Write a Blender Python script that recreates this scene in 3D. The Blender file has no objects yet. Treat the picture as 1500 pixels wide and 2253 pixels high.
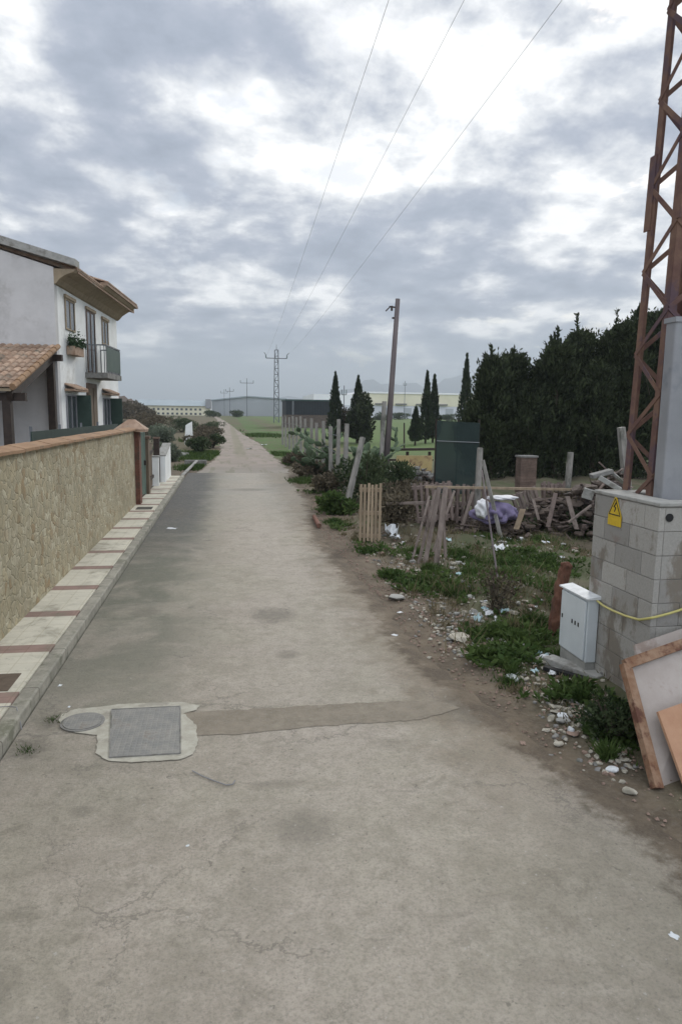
import bpy, bmesh, math, random
import numpy as np
from mathutils import Matrix, Vector
R = math.radians
random.seed(7); RG = np.random.default_rng(7)
C = bpy.context.scene.collection

# ------------------------------------------------------------ camera
F, CX, CY, H = 1500., 750., 1126.5, 2.5
PITCH, YAW, ROLL = R(8.15), R(9.5), R(0.8)
_f = np.array([math.sin(YAW)*math.cos(PITCH), math.cos(YAW)*math.cos(PITCH), -math.sin(PITCH)])
_r = np.array([math.cos(YAW), -math.sin(YAW), 0.]); _u = np.cross(_r, _f)
_r, _u = _r*math.cos(ROLL)+_u*math.sin(ROLL), _u*math.cos(ROLL)-_r*math.sin(ROLL)
cam_d = bpy.data.cameras.new('camera'); cam = bpy.data.objects.new('camera', cam_d); C.objects.link(cam)
cam_d.sensor_fit = 'HORIZONTAL'; cam_d.sensor_width = 36; cam_d.lens = 36
cam_d.clip_start = .05; cam_d.clip_end = 20000
m = Matrix(((_r[0], _u[0], -_f[0], 0), (_r[1], _u[1], -_f[1], 0), (_r[2], _u[2], -_f[2], H), (0, 0, 0, 1)))
cam.matrix_world = m
bpy.context.scene.camera = cam
def ray(px, py): return _f*F+_r*(px-CX)-_u*(py-CY)
def G(px, py, z=0.):                       # where a surveyed sight line meets the height z
    d = ray(px, py); t = (z-H)/d[2]; return np.array([0, 0, H])+d*t
def PY(px, py, y):                         # ... the distance y along the road
    d = ray(px, py); return np.array([0, 0, H])+d*(y/d[1])
def PX(px, py, x):
    d = ray(px, py); return np.array([0, 0, H])+d*(x/d[0])

# ------------------------------------------------------------ node helpers
class NT:
    def __init__(s, tree): s.t = tree; s.N = tree.nodes; s.L = tree.links
    def put(s, sock, v):
        if v is None: return
        if hasattr(v, 'is_output') or isinstance(v, bpy.types.NodeSocket): s.L.new(v, sock)
        elif isinstance(v, (tuple, list)) and sock.type == 'RGBA' and len(v) == 3: sock.default_value = (*v, 1)
        else: sock.default_value = v
    def n(s, typ, ins=None, **kw):
        nd = s.N.new(typ)
        for k, v in kw.items(): setattr(nd, k, v)
        for k, v in (ins or {}).items(): s.put(nd.inputs[k], v)
        return nd
    def math(s, op, a, b=None, c=None, clamp=False):
        nd = s.n('ShaderNodeMath', operation=op, use_clamp=clamp); s.put(nd.inputs[0], a)
        if b is not None: s.put(nd.inputs[1], b)
        if c is not None: s.put(nd.inputs[2], c)
        return nd.outputs[0]
    def vmath(s, op, a, b=None):
        nd = s.n('ShaderNodeVectorMath', operation=op); s.put(nd.inputs[0], a)
        if b is not None: s.put(nd.inputs[1], b)
        return nd.outputs['Value'] if op == 'DOT_PRODUCT' else nd.outputs[0]
    def noise(s, vec, scale, detail=4, rough=.55, dist=0.):
        return s.n('ShaderNodeTexNoise', {'Vector': vec, 'Scale': scale, 'Detail': detail, 'Roughness': rough, 'Distortion': dist}).outputs[0]
    def ramp(s, fac, st, interp='LINEAR'):
        nd = s.n('ShaderNodeValToRGB', {'Fac': fac}); cr = nd.color_ramp; cr.interpolation = interp
        while len(cr.elements) < len(st): cr.elements.new(.5)
        for e, (p, c) in zip(cr.elements, st):
            e.position = p; e.color = (c, c, c, 1) if isinstance(c, (int, float)) else (*c, 1)
        return nd.outputs[0]
    def mix(s, fac, a, b, mode='MIX'):
        nd = s.n('ShaderNodeMix', data_type='RGBA', blend_type=mode); s.put(nd.inputs[0], fac); s.put(nd.inputs[6], a); s.put(nd.inputs[7], b)
        return nd.outputs[2]
    def remap(s, v, a, b, c=0., d=1.):
        nd = s.n('ShaderNodeMapRange', {0: v, 1: a, 2: b, 3: c, 4: d}, interpolation_type='SMOOTHSTEP'); return nd.outputs[0]
    def sep(s, v): return s.n('ShaderNodeSeparateXYZ', {0: v}).outputs
    def comb(s, x, y, z): return s.n('ShaderNodeCombineXYZ', {0: x, 1: y, 2: z}).outputs[0]
    def bump(s, h, strength=.5, dist=.02, nrm=None):
        return s.n('ShaderNodeBump', {'Height': h, 'Strength': strength, 'Distance': dist, 'Normal': nrm}).outputs[0]

# ------------------------------------------------------------ world: overcast, sun behind cloud
SUN_AZ, SUN_EL = R(33), R(27)
sun_dir = Vector((math.sin(SUN_AZ)*math.cos(SUN_EL), math.cos(SUN_AZ)*math.cos(SUN_EL), math.sin(SUN_EL)))
w = bpy.data.worlds.new('World'); bpy.context.scene.world = w; w.use_nodes = True
w.node_tree.nodes.clear(); T = NT(w.node_tree)
gen = T.n('ShaderNodeTexCoord').outputs['Generated']
dirn = T.vmath('NORMALIZE', gen); dx, dy, dz = T.sep(dirn)[:3]
zc = T.math('ADD', T.math('MAXIMUM', dz, 0.), .24)
flat = T.comb(T.math('DIVIDE', dx, zc), T.math('DIVIDE', dy, zc), 3.7)
warp = T.noise(flat, 1.3, 3)
flat2 = T.vmath('ADD', flat, T.comb(T.math('MULTIPLY', warp, .15), T.math('MULTIPLY', warp, .1), 0.))
n1 = T.noise(flat2, 3.1, 9, .56, .0)
n2 = T.noise(T.vmath('ADD', flat2, (7.3, 2.1, 1.)), 4.6, 7, .6)
n3 = T.noise(T.vmath('ADD', flat, (1.3, 9.1, 4.)), .45, 2, .5)
tex = T.math('ADD', T.math('MULTIPLY', n1, .60), T.math('ADD', T.math('MULTIPLY', n2, .32), T.math('MULTIPLY', n3, .08)))
sd = T.vmath('DOT_PRODUCT', dirn, tuple(sun_dir))
glow = T.remap(sd, .84, .99, 0., .052)
top = T.remap(dz, .45, .95, 0., .07)
tex = T.math('ADD', tex, T.math('ADD', glow, top))
low = T.remap(dz, 0., .14, -.03, 0.)
tex = T.math('ADD', T.math('ADD', tex, low), .006)
cloud = T.ramp(tex, [(.42, (.24, .27, .335)), (.465, (.285, .32, .39)), (.503, (.335, .365, .435)), (.535, (.45, .475, .525)), (.57, (.62, .635, .66)), (.615, (.88, .88, .88))])
haze_c = T.ramp(dz, [(0., (.40, .45, .485)), (1., (.40, .45, .485))])
hz = T.remap(dz, .0, .13, .85, 0.)
cloud = T.mix(hz, cloud, haze_c)
sky = T.n('ShaderNodeTexSky', sky_type='NISHITA', sun_disc=False, sun_elevation=SUN_EL, sun_rotation=SUN_AZ)
gap = T.mix(1., T.n('ShaderNodeMix', data_type='RGBA', blend_type='MULTIPLY', ).outputs[2], (0, 0, 0))
skyc = T.n('ShaderNodeVectorMath', {0: sky.outputs[0], 1: (.07, .07, .07)}, operation='MULTIPLY').outputs[0]
gapf = T.math('MULTIPLY', T.remap(n2, .60, .70), .35)
col = T.mix(gapf, cloud, skyc)
back = T.math('ADD', 1., T.remap(T.math('MULTIPLY', dy, -1.), -.35, .6, 0., 1.1))     # added boost to the unseen sky behind the camera, lights surfaces facing it
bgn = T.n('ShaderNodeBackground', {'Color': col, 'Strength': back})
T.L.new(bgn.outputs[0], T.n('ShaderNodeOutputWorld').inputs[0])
sun = bpy.data.lights.new('sun', 'SUN'); sun.energy = 1.2; sun.angle = R(14); sun.color = (1, .96, .9)
so = bpy.data.objects.new('sun', sun); C.objects.link(so); so.rotation_euler = sun_dir.to_track_quat('Z', 'Y').to_euler()
vs = bpy.context.scene.view_settings; vs.view_transform = 'Standard'; vs.look = 'None'; vs.exposure = 0.60; vs.gamma = 1
bpy.context.scene.cycles.max_bounces = 6; bpy.context.scene.cycles.volume_bounces = 0
bpy.context.scene.cycles.use_denoising = True

# ------------------------------------------------------------ materials
MT = {}
def newmat(name):
    mt = bpy.data.materials.new(name); mt.use_nodes = True; mt.node_tree.nodes.clear(); t = NT(mt.node_tree)
    t.P = t.n('ShaderNodeBsdfPrincipled'); t.L.new(t.P.outputs[0], t.n('ShaderNodeOutputMaterial').inputs[0])
    t.P.inputs['Specular IOR Level'].default_value = .3
    tc = t.n('ShaderNodeTexCoord'); t.obj = tc.outputs['Object']; t.geo = t.n('ShaderNodeNewGeometry')
    t.pos = t.geo.outputs['Position']; MT[name] = mt; return t
def pm(name, c1, c2, scale=6, rough=.85, bump=.4, bd=.01, c3=None, s3=1.2, t3=.6, metal=0., stretch=(1, 1, 1), island=0., spec=None):
    t = newmat(name); v = t.vmath('MULTIPLY', t.obj, stretch)
    rnd = t.n('ShaderNodeObjectInfo').outputs['Random']
    v = t.vmath('ADD', v, t.comb(t.math('MULTIPLY', rnd, 37.), t.math('MULTIPLY', rnd, 11.), 0.))
    n = t.noise(v, scale, 6, .65); c = t.mix(t.remap(n, .3, .7), c1, c2)
    if c3: c = t.mix(t.remap(t.noise(v, s3, 5, .7), t3-.07, t3+.07), c, c3)
    if island:
        hv = t.math('MULTIPLY_ADD', t.geo.outputs['Random Per Island'], island, 1-island/2)
        c = t.n('ShaderNodeVectorMath', {0: c, 1: t.comb(hv, hv, hv)}, operation='MULTIPLY').outputs[0]
    t.put(t.P.inputs['Base Color'], c); t.P.inputs['Roughness'].default_value = rough; t.P.inputs['Metallic'].default_value = metal
    if spec is not None: t.P.inputs['Specular IOR Level'].default_value = spec
    if bump: t.put(t.P.inputs['Normal'], t.bump(t.noise(v, scale*3, 5, .7), bump, bd))
    return MT[name]
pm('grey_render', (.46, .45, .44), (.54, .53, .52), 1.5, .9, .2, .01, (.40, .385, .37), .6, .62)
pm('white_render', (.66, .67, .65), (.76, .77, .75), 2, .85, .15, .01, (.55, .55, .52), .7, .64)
pm('cream_render', (.66, .62, .46), (.72, .68, .52), .3, .9, .05)
pm('soffit', (.23, .18, .12), (.31, .25, .17), 4, .8, .3)
pm('terracotta', (.24, .155, .105), (.38, .275, .20), 5, .8, .4, .01, (.20, .17, .13), 2.5, .6, island=.5)
pm('coping_clay', (.22, .13, .07), (.30, .19, .11), 4, .8, .5, .01, (.17, .12, .08), 3, .6)
pm('brick_red', (.12, .055, .04), (.19, .09, .06), 9, .85, .5, .01, (.09, .07, .05), 2, .6)
pm('screen_dark', (.02, .035, .03), (.03, .05, .042), 3, .8, .2)
pm('dark_wood', (.025, .017, .013), (.045, .03, .022), 8, .6, .3)
pm('glass', (.05, .06, .065), (.08, .09, .095), 1, .12, 0, spec=.6)
pm('window_grey', (.20, .20, .21), (.26, .26, .27), 3, .6, .1)
pm('green_paint', (.035, .06, .048), (.05, .08, .065), 3, .55, .1)
pm('pale_green_paint', (.25, .33, .29), (.33, .41, .36), 3, .6, .1)
pm('brown_door', (.10, .065, .045), (.14, .09, .065), 5, .6, .2, stretch=(1, 1, .2))
pm('leaf_green', (.02, .045, .018), (.04, .075, .03), 3, .8, 0)
pm('gate_green', (.14, .19, .16), (.19, .24, .20), 2, .6, .1, c3=(.12, .09, .06), s3=2, t3=.64)
pm('gate_brown', (.10, .075, .05), (.15, .11, .075), 3, .7, .3, stretch=(1, 1, .3))
pm('concrete', (.26, .26, .24), (.35, .345, .32), 8, .95, .5, .01, (.19, .18, .16), 2.5, .58)
pm('concrete_dark', (.16, .155, .145), (.24, .235, .22), 8, .95, .6, .015, (.10, .10, .08), 3, .58)
pm('post_concrete', (.20, .19, .17), (.29, .275, .25), 9, .95, .5, .01, (.12, .12, .10), 4, .58, stretch=(1, 1, .35))
pm('weathered_wood', (.12, .095, .082), (.22, .18, .155), 7, .9, .6, .01, (.07, .055, .045), 3, .6, stretch=(1, 1, .15), island=.5)
pm('pallet_wood', (.22, .17, .115), (.33, .26, .18), 7, .9, .5, .01, (.12, .09, .06), 3, .6, stretch=(1, 1, .15), island=.4)
pm('pallet_old', (.12, .092, .08), (.20, .155, .135), 7, .9, .5, .01, (.06, .048, .04), 3, .58, stretch=(1, 1, .2), island=.6)
pm('pole_wood', (.105, .088, .09), (.16, .135, .13), 6, .9, .5, .01, (.20, .18, .16), 2, .62, stretch=(1, 1, .1))
pm('rust', (.115, .062, .052), (.19, .115, .08), 5, .8, .5, .008, (.10, .065, .075), 2.2, .55, metal=.15)
pm('rust_bright', (.17, .085, .045), (.27, .18, .12), 9, .85, .5, .006, (.10, .045, .03), 6, .58, stretch=(1, 1, 1))
pm('beige_panel', (.30, .26, .23), (.37, .33, .30), 3, .7, .2, .005, (.24, .19, .16), 2.5, .62)
pm('orange_board', (.34, .185, .11), (.42, .25, .155), 3, .75, .2, .004, (.33, .22, .10), 2, .64)
pm('steel_grey', (.24, .245, .255), (.29, .295, .305), 1.5, .5, .1, .004, (.17, .18, .20), 1, .62, metal=.3)
pm('galvanised', (.12, .13, .14), (.17, .18, .19), 3, .6, .1, metal=.3)
pm('cable', (.2, .2, .21), (.25, .25, .26), 3, .7, 0)
pm('insulator', (.10, .14, .13), (.14, .18, .17), 3, .3, 0)
pm('yellow_hose', (.42, .38, .13), (.52, .47, .19), 3, .5, .1)
pm('sign_yellow', (.50, .34, .02), (.60, .41, .03), 30, .5, .1, .001, (.42, .27, .03), 14, .62)
pm('sign_black', (.02, .02, .018), (.035, .03, .025), 6, .6, 0)
pm('box_white', (.50, .54, .55), (.58, .62, .63), 2, .5, .05, .002, (.42, .44, .43), 3, .66)
pm('black', (.012, .012, .012), (.02, .02, .02), 6, .8, 0)
pm('stone', (.28, .26, .21), (.45, .42, .35), 9, .95, .7, .01, (.20, .17, .13), 4, .6)
pm('stone_brown', (.18, .13, .10), (.28, .20, .16), 9, .95, .7, .01)
pm('litter_white', (.50, .52, .53), (.66, .68, .69), 12, .6, .2, .004)
pm('litter_blue', (.30, .48, .50), (.62, .72, .74), 14, .5, .2, .004)
pm('purple_cloth', (.13, .11, .19), (.19, .16, .26), 9, .8, .4, .01, (.45, .43, .50), 3, .64)
pm('white_cloth', (.55, .55, .56), (.68, .68, .68), 9, .8, .4, .01)
pm('brown_junk', (.075, .058, .048), (.135, .105, .085), 9, .9, .6, .02, (.06, .05, .05), 4, .58)
pm('yellow_board', (.38, .29, .13), (.46, .36, .18), 4, .8, .3, c3=(.22, .14, .08), s3=2, t3=.6)
pm('bark', (.055, .045, .035), (.10, .08, .06), 9, .95, .6, .02, stretch=(1, 1, .3))
pm('stump_wood', (.10, .045, .03), (.17, .085, .055), 9, .9, .7, .02, (.05, .035, .025), 4, .55, stretch=(1, 1, .3))
pm('shed_dark', (.014, .018, .022), (.02, .026, .032), 1, .6, 0)
pm('shed_roof', (.03, .055, .05), (.04, .07, .065), 1, .6, 0)
pm('metal_cladding', (.34, .36, .375), (.38, .40, .415), .2, .6, 0)
pm('metal_roof', (.30, .35, .37), (.34, .39, .41), .2, .6, 0)
pm('metal_white', (.78, .78, .79), (.84, .84, .84), .2, .6, 0)
pm('factory_grey', (.56, .57, .61), (.62, .63, .66), .1, .7, 0)
pm('drain_grate', (.045, .042, .035), (.07, .065, .055), 20, .8, .5)
pm('cover_brown', (.10, .075, .055), (.13, .10, .075), 14, .9, .5)

def leafmat(name, a, b, rough=.75, trans=.25):
    t = newmat(name); r = t.geo.outputs['Random Per Island']
    big = t.noise(t.pos, 1.1, 3)
    c = t.mix(t.math('MULTIPLY_ADD', r, .6, t.math('MULTIPLY', t.remap(big, .35, .65), .4)), a, b)
    t.put(t.P.inputs['Base Color'], c); t.P.inputs['Roughness'].default_value = rough; t.P.inputs['Specular IOR Level'].default_value = .15
    tr = t.n('ShaderNodeBsdfTranslucent', {'Color': c}); mx = t.n('ShaderNodeMixShader', {0: trans})
    t.L.new(t.P.outputs[0], mx.inputs[1]); t.L.new(tr.outputs[0], mx.inputs[2])
    out = [x for x in t.N if x.type == 'OUTPUT_MATERIAL'][0]; t.L.new(mx.outputs[0], out.inputs[0])
leafmat('cypress_leaf', (.012, .020, .012), (.042, .058, .026), trans=.1)
leafmat('hedge_leaf', (.012, .018, .011), (.058, .074, .034), trans=.15)
leafmat('grass_blade', (.030, .062, .016), (.085, .125, .036))
leafmat('dry_blade', (.10, .085, .05), (.20, .17, .10))
leafmat('shrub_leaf', (.025, .045, .02), (.075, .095, .045))
leafmat('brown_twig', (.065, .055, .038), (.145, .12, .08), trans=.05)
leafmat('cactus_pad', (.045, .075, .04), (.11, .145, .085), trans=0.)
leafmat('pale_leaf', (.09, .11, .08), (.17, .20, .14))

# road: old dusty concrete-like asphalt
t = newmat('road'); p = t.pos; X, Y_, Z_ = t.sep(p)[:3]
nb = t.noise(p, .55, 5, .6, .4); nm = t.noise(p, 2.4, 6, .7, .3); nf = t.noise(p, 55, 5, .75); ng = t.noise(p, 9, 6, .72)
c = t.mix(t.remap(nb, .38, .62), (.365, .332, .268), (.372, .328, .275))
c = t.mix(t.math('MULTIPLY', t.remap(nm, .42, .66), .55), c, (.245, .22, .175))
c = t.mix(t.math('MULTIPLY', t.remap(t.noise(t.vmath('ADD', p, (4., 8., 0.)), 1.3, 6, .72, .8), .50, .64), .5), c, (.43, .385, .325))
c = t.mix(t.math('MULTIPLY', t.remap(t.noise(t.vmath('ADD', p, (14., 3., 0.)), 4.5, 6, .75, .5), .54, .66), .5), c, (.19, .172, .135))
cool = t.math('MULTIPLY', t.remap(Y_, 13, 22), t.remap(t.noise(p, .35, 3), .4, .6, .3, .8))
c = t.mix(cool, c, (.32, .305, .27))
trk = t.math('MULTIPLY', t.remap(t.math('ABSOLUTE', t.math('SUBTRACT', X, .75)), .1, .9, 1., 0.), t.remap(nb, .35, .6, .1, .6))
c = t.mix(trk, c, (.42, .375, .32))
wav = t.math('ADD', X, t.math('MULTIPLY', t.math('SUBTRACT', nm, .5), .9))
leftm = t.math('MULTIPLY', t.remap(wav, -1.0, .1, 1., 0.), t.remap(Y_, 3.2, 8.5))
c = t.mix(t.math('MULTIPLY', leftm, t.remap(t.noise(p, .9, 5, .65, .6), .36, .58, .35, .95)), c, (.125, .130, .10))
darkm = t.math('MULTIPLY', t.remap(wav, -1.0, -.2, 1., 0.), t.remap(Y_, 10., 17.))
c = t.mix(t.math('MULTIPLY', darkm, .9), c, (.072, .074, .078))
edge = t.math('MULTIPLY', t.remap(t.math('ADD', X, t.math('MULTIPLY', t.math('SUBTRACT', nm, .5), 1.5)), 1.15, 2.0), t.math('MULTIPLY', t.remap(Y_, 14.0, 20.0, 1., .5), t.remap(Y_, 3.6, 5.4, .25, 1.)))
c = t.mix(t.math('MULTIPLY', edge, .8), c, (.185, .145, .10))
def spot(x, y, rx, ry, s):
    d = t.math('ADD', t.math('POWER', t.math('DIVIDE', t.math('SUBTRACT', X, x), rx), 2.), t.math('POWER', t.math('DIVIDE', t.math('SUBTRACT', Y_, y), ry), 2.))
    d = t.math('ADD', d, t.math('MULTIPLY', t.math('SUBTRACT', ng, .5), 2.6))
    return t.math('MULTIPLY', t.remap(d, 0., 1., 1., 0.), s)
for px, py, rx, ry, s in [(600, 1355, .34, .42, .6), (632, 1443, .16, .16, .5), (665, 1825, .24, .26, .45), (545, 1078, .9, .5, .45), (1050, 1560, .45, .45, .6),
                          (60, 1650, .22, .22, .7), (610, 1730, .25, .08, .35), (110, 1590, .12, .2, .6), (320, 1350, .22, .25, .5), (1310, 1755, .1, .08, .6), (340, 1200, .5, 1.1, .4),
                          (1210, 1640, .3, .3, .35), (180, 1790, .09, .09, .4), (390, 1130, .4, 1.2, .4), (860, 1640, .15, .12, .25)]:
    g = G(px, py); c = t.mix(spot(float(g[0]), float(g[1]), rx, ry, s), c, (.105, .095, .078))
vor = t.n('ShaderNodeTexVoronoi', {'Vector': t.vmath('ADD', p, t.comb(t.math('MULTIPLY', nm, 1.2), nb, t.math('MULTIPLY', ng, .25))), 'Scale': .8}, feature='DISTANCE_TO_EDGE').outputs['Distance']
crk = t.math('MULTIPLY', t.remap(vor, 0., .012, 1., 0.), t.remap(nb, .42, .56, 0., .6))
c = t.mix(crk, c, (.12, .11, .095))
c = t.mix(t.remap(ng, .38, .68, 0., .36), c, (.21, .195, .15))
c = t.mix(t.math('MULTIPLY', t.remap(t.noise(p, 22, 3, .6), .66, .72), .55), c, (.12, .11, .09))
c = t.mix(t.remap(nf, .40, .70, 0., .50), c, (.155, .145, .12))
c = t.mix(t.math('MULTIPLY', t.remap(t.noise(p, 34, 3, .5), .70, .74), .6), c, (.42, .40, .36))
dirt_c = t.mix(t.remap(nf, .4, .8, 0., .5), t.mix(t.remap(nm, .35, .65), (.155, .122, .085), (.09, .07, .05)), (.20, .175, .14))
de = t.n('ShaderNodeAttribute', attribute_name='dirt_edge').outputs['Fac']
c = t.mix(t.remap(t.math('ADD', de, t.math('MULTIPLY', t.math('SUBTRACT', t.math('ADD', nm, ng), 1.), .9)), .35, .75), c, dirt_c)
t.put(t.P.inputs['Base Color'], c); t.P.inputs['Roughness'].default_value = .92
t.put(t.P.inputs['Normal'], t.bump(t.math('ADD', nf, t.math('MULTIPLY', ng, 1.5)), .8, .014))

t = newmat('track'); p = t.pos; X, Y_, Z_ = t.sep(p)[:3]
nb = t.noise(p, .5, 5, .6); c = t.mix(t.remap(nb, .35, .65), (.30, .25, .215), (.24, .21, .175))
c = t.mix(t.remap(t.math('ADD', Y_, t.math('MULTIPLY', nb, 9.)), 31., 40., .9, 0.), c, (.26, .243, .21))
c = t.mix(t.math('MULTIPLY', t.remap(t.math('ABSOLUTE', t.math('SUBTRACT', X, .8)), .15, .5, 1., 0.), t.remap(Y_, 34, 48, 0., .5)), c, (.15, .15, .08))
c = t.mix(t.math('MULTIPLY', t.remap(t.noise(t.vmath('MULTIPLY', p, (1., .12, 1.)), 2.2, 4), .52, .62), .5), c, (.15, .15, .09))
c = t.mix(t.remap(t.noise(p, 20, 5, .7), .3, .8, 0., .35), c, (.15, .13, .11))
t.put(t.P.inputs['Base Color'], c); t.P.inputs['Roughness'].default_value = .95; t.put(t.P.inputs['Normal'], t.bump(t.noise(p, 12, 6, .7), .5, .03))

t = newmat('patch'); p = t.pos; ng = t.noise(p, 7, 6, .7)
c = t.mix(t.remap(ng, .3, .7), (.225, .195, .15), (.165, .142, .108)); c = t.mix(t.remap(t.noise(p, 2.2, 5, .7), .54, .66), c, (.24, .215, .165)); c = t.mix(t.remap(t.noise(p, 45, 4, .7), .4, .75, 0., .5), c, (.24, .22, .19))
t.put(t.P.inputs['Base Color'], c); t.P.inputs['Roughness'].default_value = .95; t.put(t.P.inputs['Normal'], t.bump(t.noise(p, 40, 5, .7), .6, .01))

t = newmat('surround'); p = t.pos
c = t.mix(t.remap(t.noise(p, 9, 6, .7), .3, .7), (.40, .385, .325), (.30, .285, .235)); c = t.mix(t.remap(t.noise(p, 3, 4, .7), .52, .62, 0., .6), c, (.20, .185, .155))
t.put(t.P.inputs['Base Color'], c); t.P.inputs['Roughness'].default_value = .95; t.put(t.P.inputs['Normal'], t.bump(t.noise(p, 40, 5, .7), .4, .006))

t = newmat('iron_cover'); p = t.obj; x, y, z = t.sep(p)[:3]
gx = t.math('PINGPONG', x, .02); gy = t.math('PINGPONG', y, .02); g = t.math('MULTIPLY', t.remap(gx, .003, .008), t.remap(gy, .003, .008))
c = t.mix(t.remap(t.noise(p, 7, 5, .7), .35, .65), (.175, .175, .165), (.235, .228, .205)); c = t.mix(t.math('MULTIPLY', g, .15), c, (.14, .14, .14))
c = t.mix(t.remap(t.noise(p, 4, 5, .7), .56, .66, 0., .5), c, (.15, .12, .095))
t.put(t.P.inputs['Base Color'], c); t.P.inputs['Roughness'].default_value = .75; t.put(t.P.inputs['Normal'], t.bump(g, .4, .004))

# pavement tiles: cream fields with red bands every 1.23 m
t = newmat('pavement'); p = t.pos; X, Y_, Z_ = t.sep(p)[:3]
ph = t.math('MODULO', t.math('ADD', Y_, 1.23*10-.72), 1.23)
red = t.math('LESS_THAN', t.math('ABSOLUTE', t.math('SUBTRACT', ph, .15)), .115)
ng = t.noise(p, 3.2, 6, .7)
cr = t.mix(t.remap(ng, .35, .7), (.56, .535, .445), (.48, .46, .38)); rd = t.mix(t.remap(ng, .35, .65), (.28, .195, .165), (.22, .155, .13))
c = t.mix(red, cr, rd)
bk = t.n('ShaderNodeTexBrick', {'Vector': t.comb(Y_, X, 0.), 'Scale': 1., 'Mortar Size': .006, 'Brick Width': .2, 'Row Height': .2, 'Color1': (1, 1, 1, 1), 'Color2': (.96, .96, .96, 1), 'Mortar': (.84, .82, .78, 1)}, offset=0.)
c = t.mix(1., c, bk.outputs['Color'], 'MULTIPLY')
c = t.mix(t.math('MULTIPLY', t.remap(t.noise(p, 1.6, 6, .7, .5), .50, .68), .65), c, (.19, .175, .135))
c = t.mix(t.math('MULTIPLY', t.remap(t.noise(p, 14, 5, .7), .60, .70), .5), c, (.12, .11, .085))
t.put(t.P.inputs['Base Color'], c); t.P.inputs['Roughness'].default_value = .9
t.put(t.P.inputs['Normal'], t.bump(t.math('ADD', t.math('MULTIPLY', bk.outputs['Fac'], -.6), t.noise(p, 30, 5, .7)), .4, .006))

t = newmat('kerb'); p = t.pos; X, Y_, Z_ = t.sep(p)[:3]
c = t.mix(t.remap(t.noise(p, 5, 6, .7), .35, .65), (.32, .305, .255), (.22, .21, .175))
jt = t.math('LESS_THAN', t.math('PINGPONG', Y_, .5), .008); c = t.mix(t.math('MULTIPLY', jt, .7), c, (.07, .065, .05))
c = t.mix(t.math('MULTIPLY', t.remap(t.noise(p, 3, 5, .7), .52, .64), .7), c, (.11, .115, .075))
t.put(t.P.inputs['Base Color'], c); t.P.inputs['Roughness'].default_value = .95; t.put(t.P.inputs['Normal'], t.bump(t.noise(p, 25, 5, .7), .6, .012))

# stone facing
t = newmat('stone_facing'); p = t.pos
wp = t.vmath('ADD', t.vmath('MULTIPLY', p, (1., 1., 1.)), t.vmath('MULTIPLY', t.comb(t.noise(p, 3, 3), t.noise(t.vmath('ADD', p, (5., 5., 5.)), 3, 3), t.noise(t.vmath('ADD', p, (9., 2., 5.)), 3, 3)), (.16, .16, .16)))
ve = t.n('ShaderNodeTexVoronoi', {'Vector': wp, 'Scale': 8.6}, feature='DISTANCE_TO_EDGE').outputs['Distance']
vc = t.n('ShaderNodeTexVoronoi', {'Vector': wp, 'Scale': 8.6}).outputs['Color']; r1, r2, r3 = t.sep(vc)[:3]
c = t.mix(r1, (.40, .345, .225), (.31, .285, .20)); c = t.mix(t.remap(r2, .62, .8), c, (.44, .40, .29)); c = t.mix(t.remap(r3, .84, .97), c, (.28, .205, .115))
c = t.mix(t.remap(t.noise(p, 11, 6, .7), .35, .7, 0., .6), c, (.20, .175, .115))
mort = t.remap(ve, .005, .05, 1., 0.); c = t.mix(t.math('MULTIPLY', mort, .5), c, (.27, .25, .18))
c = t.mix(t.math('MULTIPLY', t.remap(t.noise(p, .8, 5, .65), .48, .66), .4), c, (.17, .15, .095))
t.put(t.P.inputs['Base Color'], c); t.P.inputs['Roughness'].default_value = .92
t.put(t.P.inputs['Normal'], t.bump(t.math('ADD', t.remap(ve, 0., .12), t.math('MULTIPLY', t.noise(p, 16, 6, .7), 1.0)), .5, .02))

# concrete blocks
t = newmat('block'); p = t.obj; isl = t.geo.outputs['Random Per Island']
c = t.mix(isl, (.25, .24, .22), (.40, .385, .35)); c = t.mix(t.math('MULTIPLY', t.remap(t.noise(t.vmath('MULTIPLY', p, (1., 1., .5)), 3.0, 6, .7), .50, .60), .8), c, (.175, .145, .11))
c = t.mix(t.remap(t.noise(p, 55, 4, .8), .3, .8, 0., .4), c, (.17, .165, .15))
c = t.mix(t.math('MULTIPLY', t.remap(t.noise(t.vmath('ADD', p, (3., 1., 7.)), 3.1, 4, .6), .60, .70), .5), c, (.20, .135, .11))
t.put(t.P.inputs['Base Color'], c); t.P.inputs['Roughness'].default_value = .97; t.put(t.P.inputs['Normal'], t.bump(t.noise(p, 70, 5, .8), .7, .006))
pm('mortar', (.21, .20, .18), (.28, .265, .24), 12, .97, .6, .01)

# ground
t = newmat('ground'); p = t.pos; X, Y_, Z_ = t.sep(p)[:3]
nb = t.noise(p, .45, 6, .62, .4); nm = t.noise(p, 2.3, 6, .68); nf = t.noise(p, 28, 5, .75)
dirt = t.mix(t.remap(nm, .35, .65), (.150, .118, .082), (.085, .066, .046)); dirt = t.mix(t.remap(nf, .4, .8, 0., .6), dirt, (.19, .165, .135))
green = t.mix(t.remap(nm, .35, .65), (.062, .080, .034), (.10, .098, .058))
lotm = t.math('MULTIPLY', t.remap(t.math('ADD', X, t.math('MULTIPLY', t.math('SUBTRACT', nb, .5), 1.6)), 2.4, 3.6), t.remap(nb, .36, .56, .15, .9))
c = t.mix(lotm, dirt, green)
far = t.remap(Y_, 28, 48)
band = t.noise(t.comb(t.math('MULTIPLY', X, .05), t.math('MULTIPLY', Y_, .13), 0.), 1., 4, .6)
fieldc = t.mix(t.remap(band, .44, .54), (.06, .105, .025), (.105, .078, .05))
fieldc = t.mix(t.remap(X, 6., 12.), fieldc, (.075, .125, .028))
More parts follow.
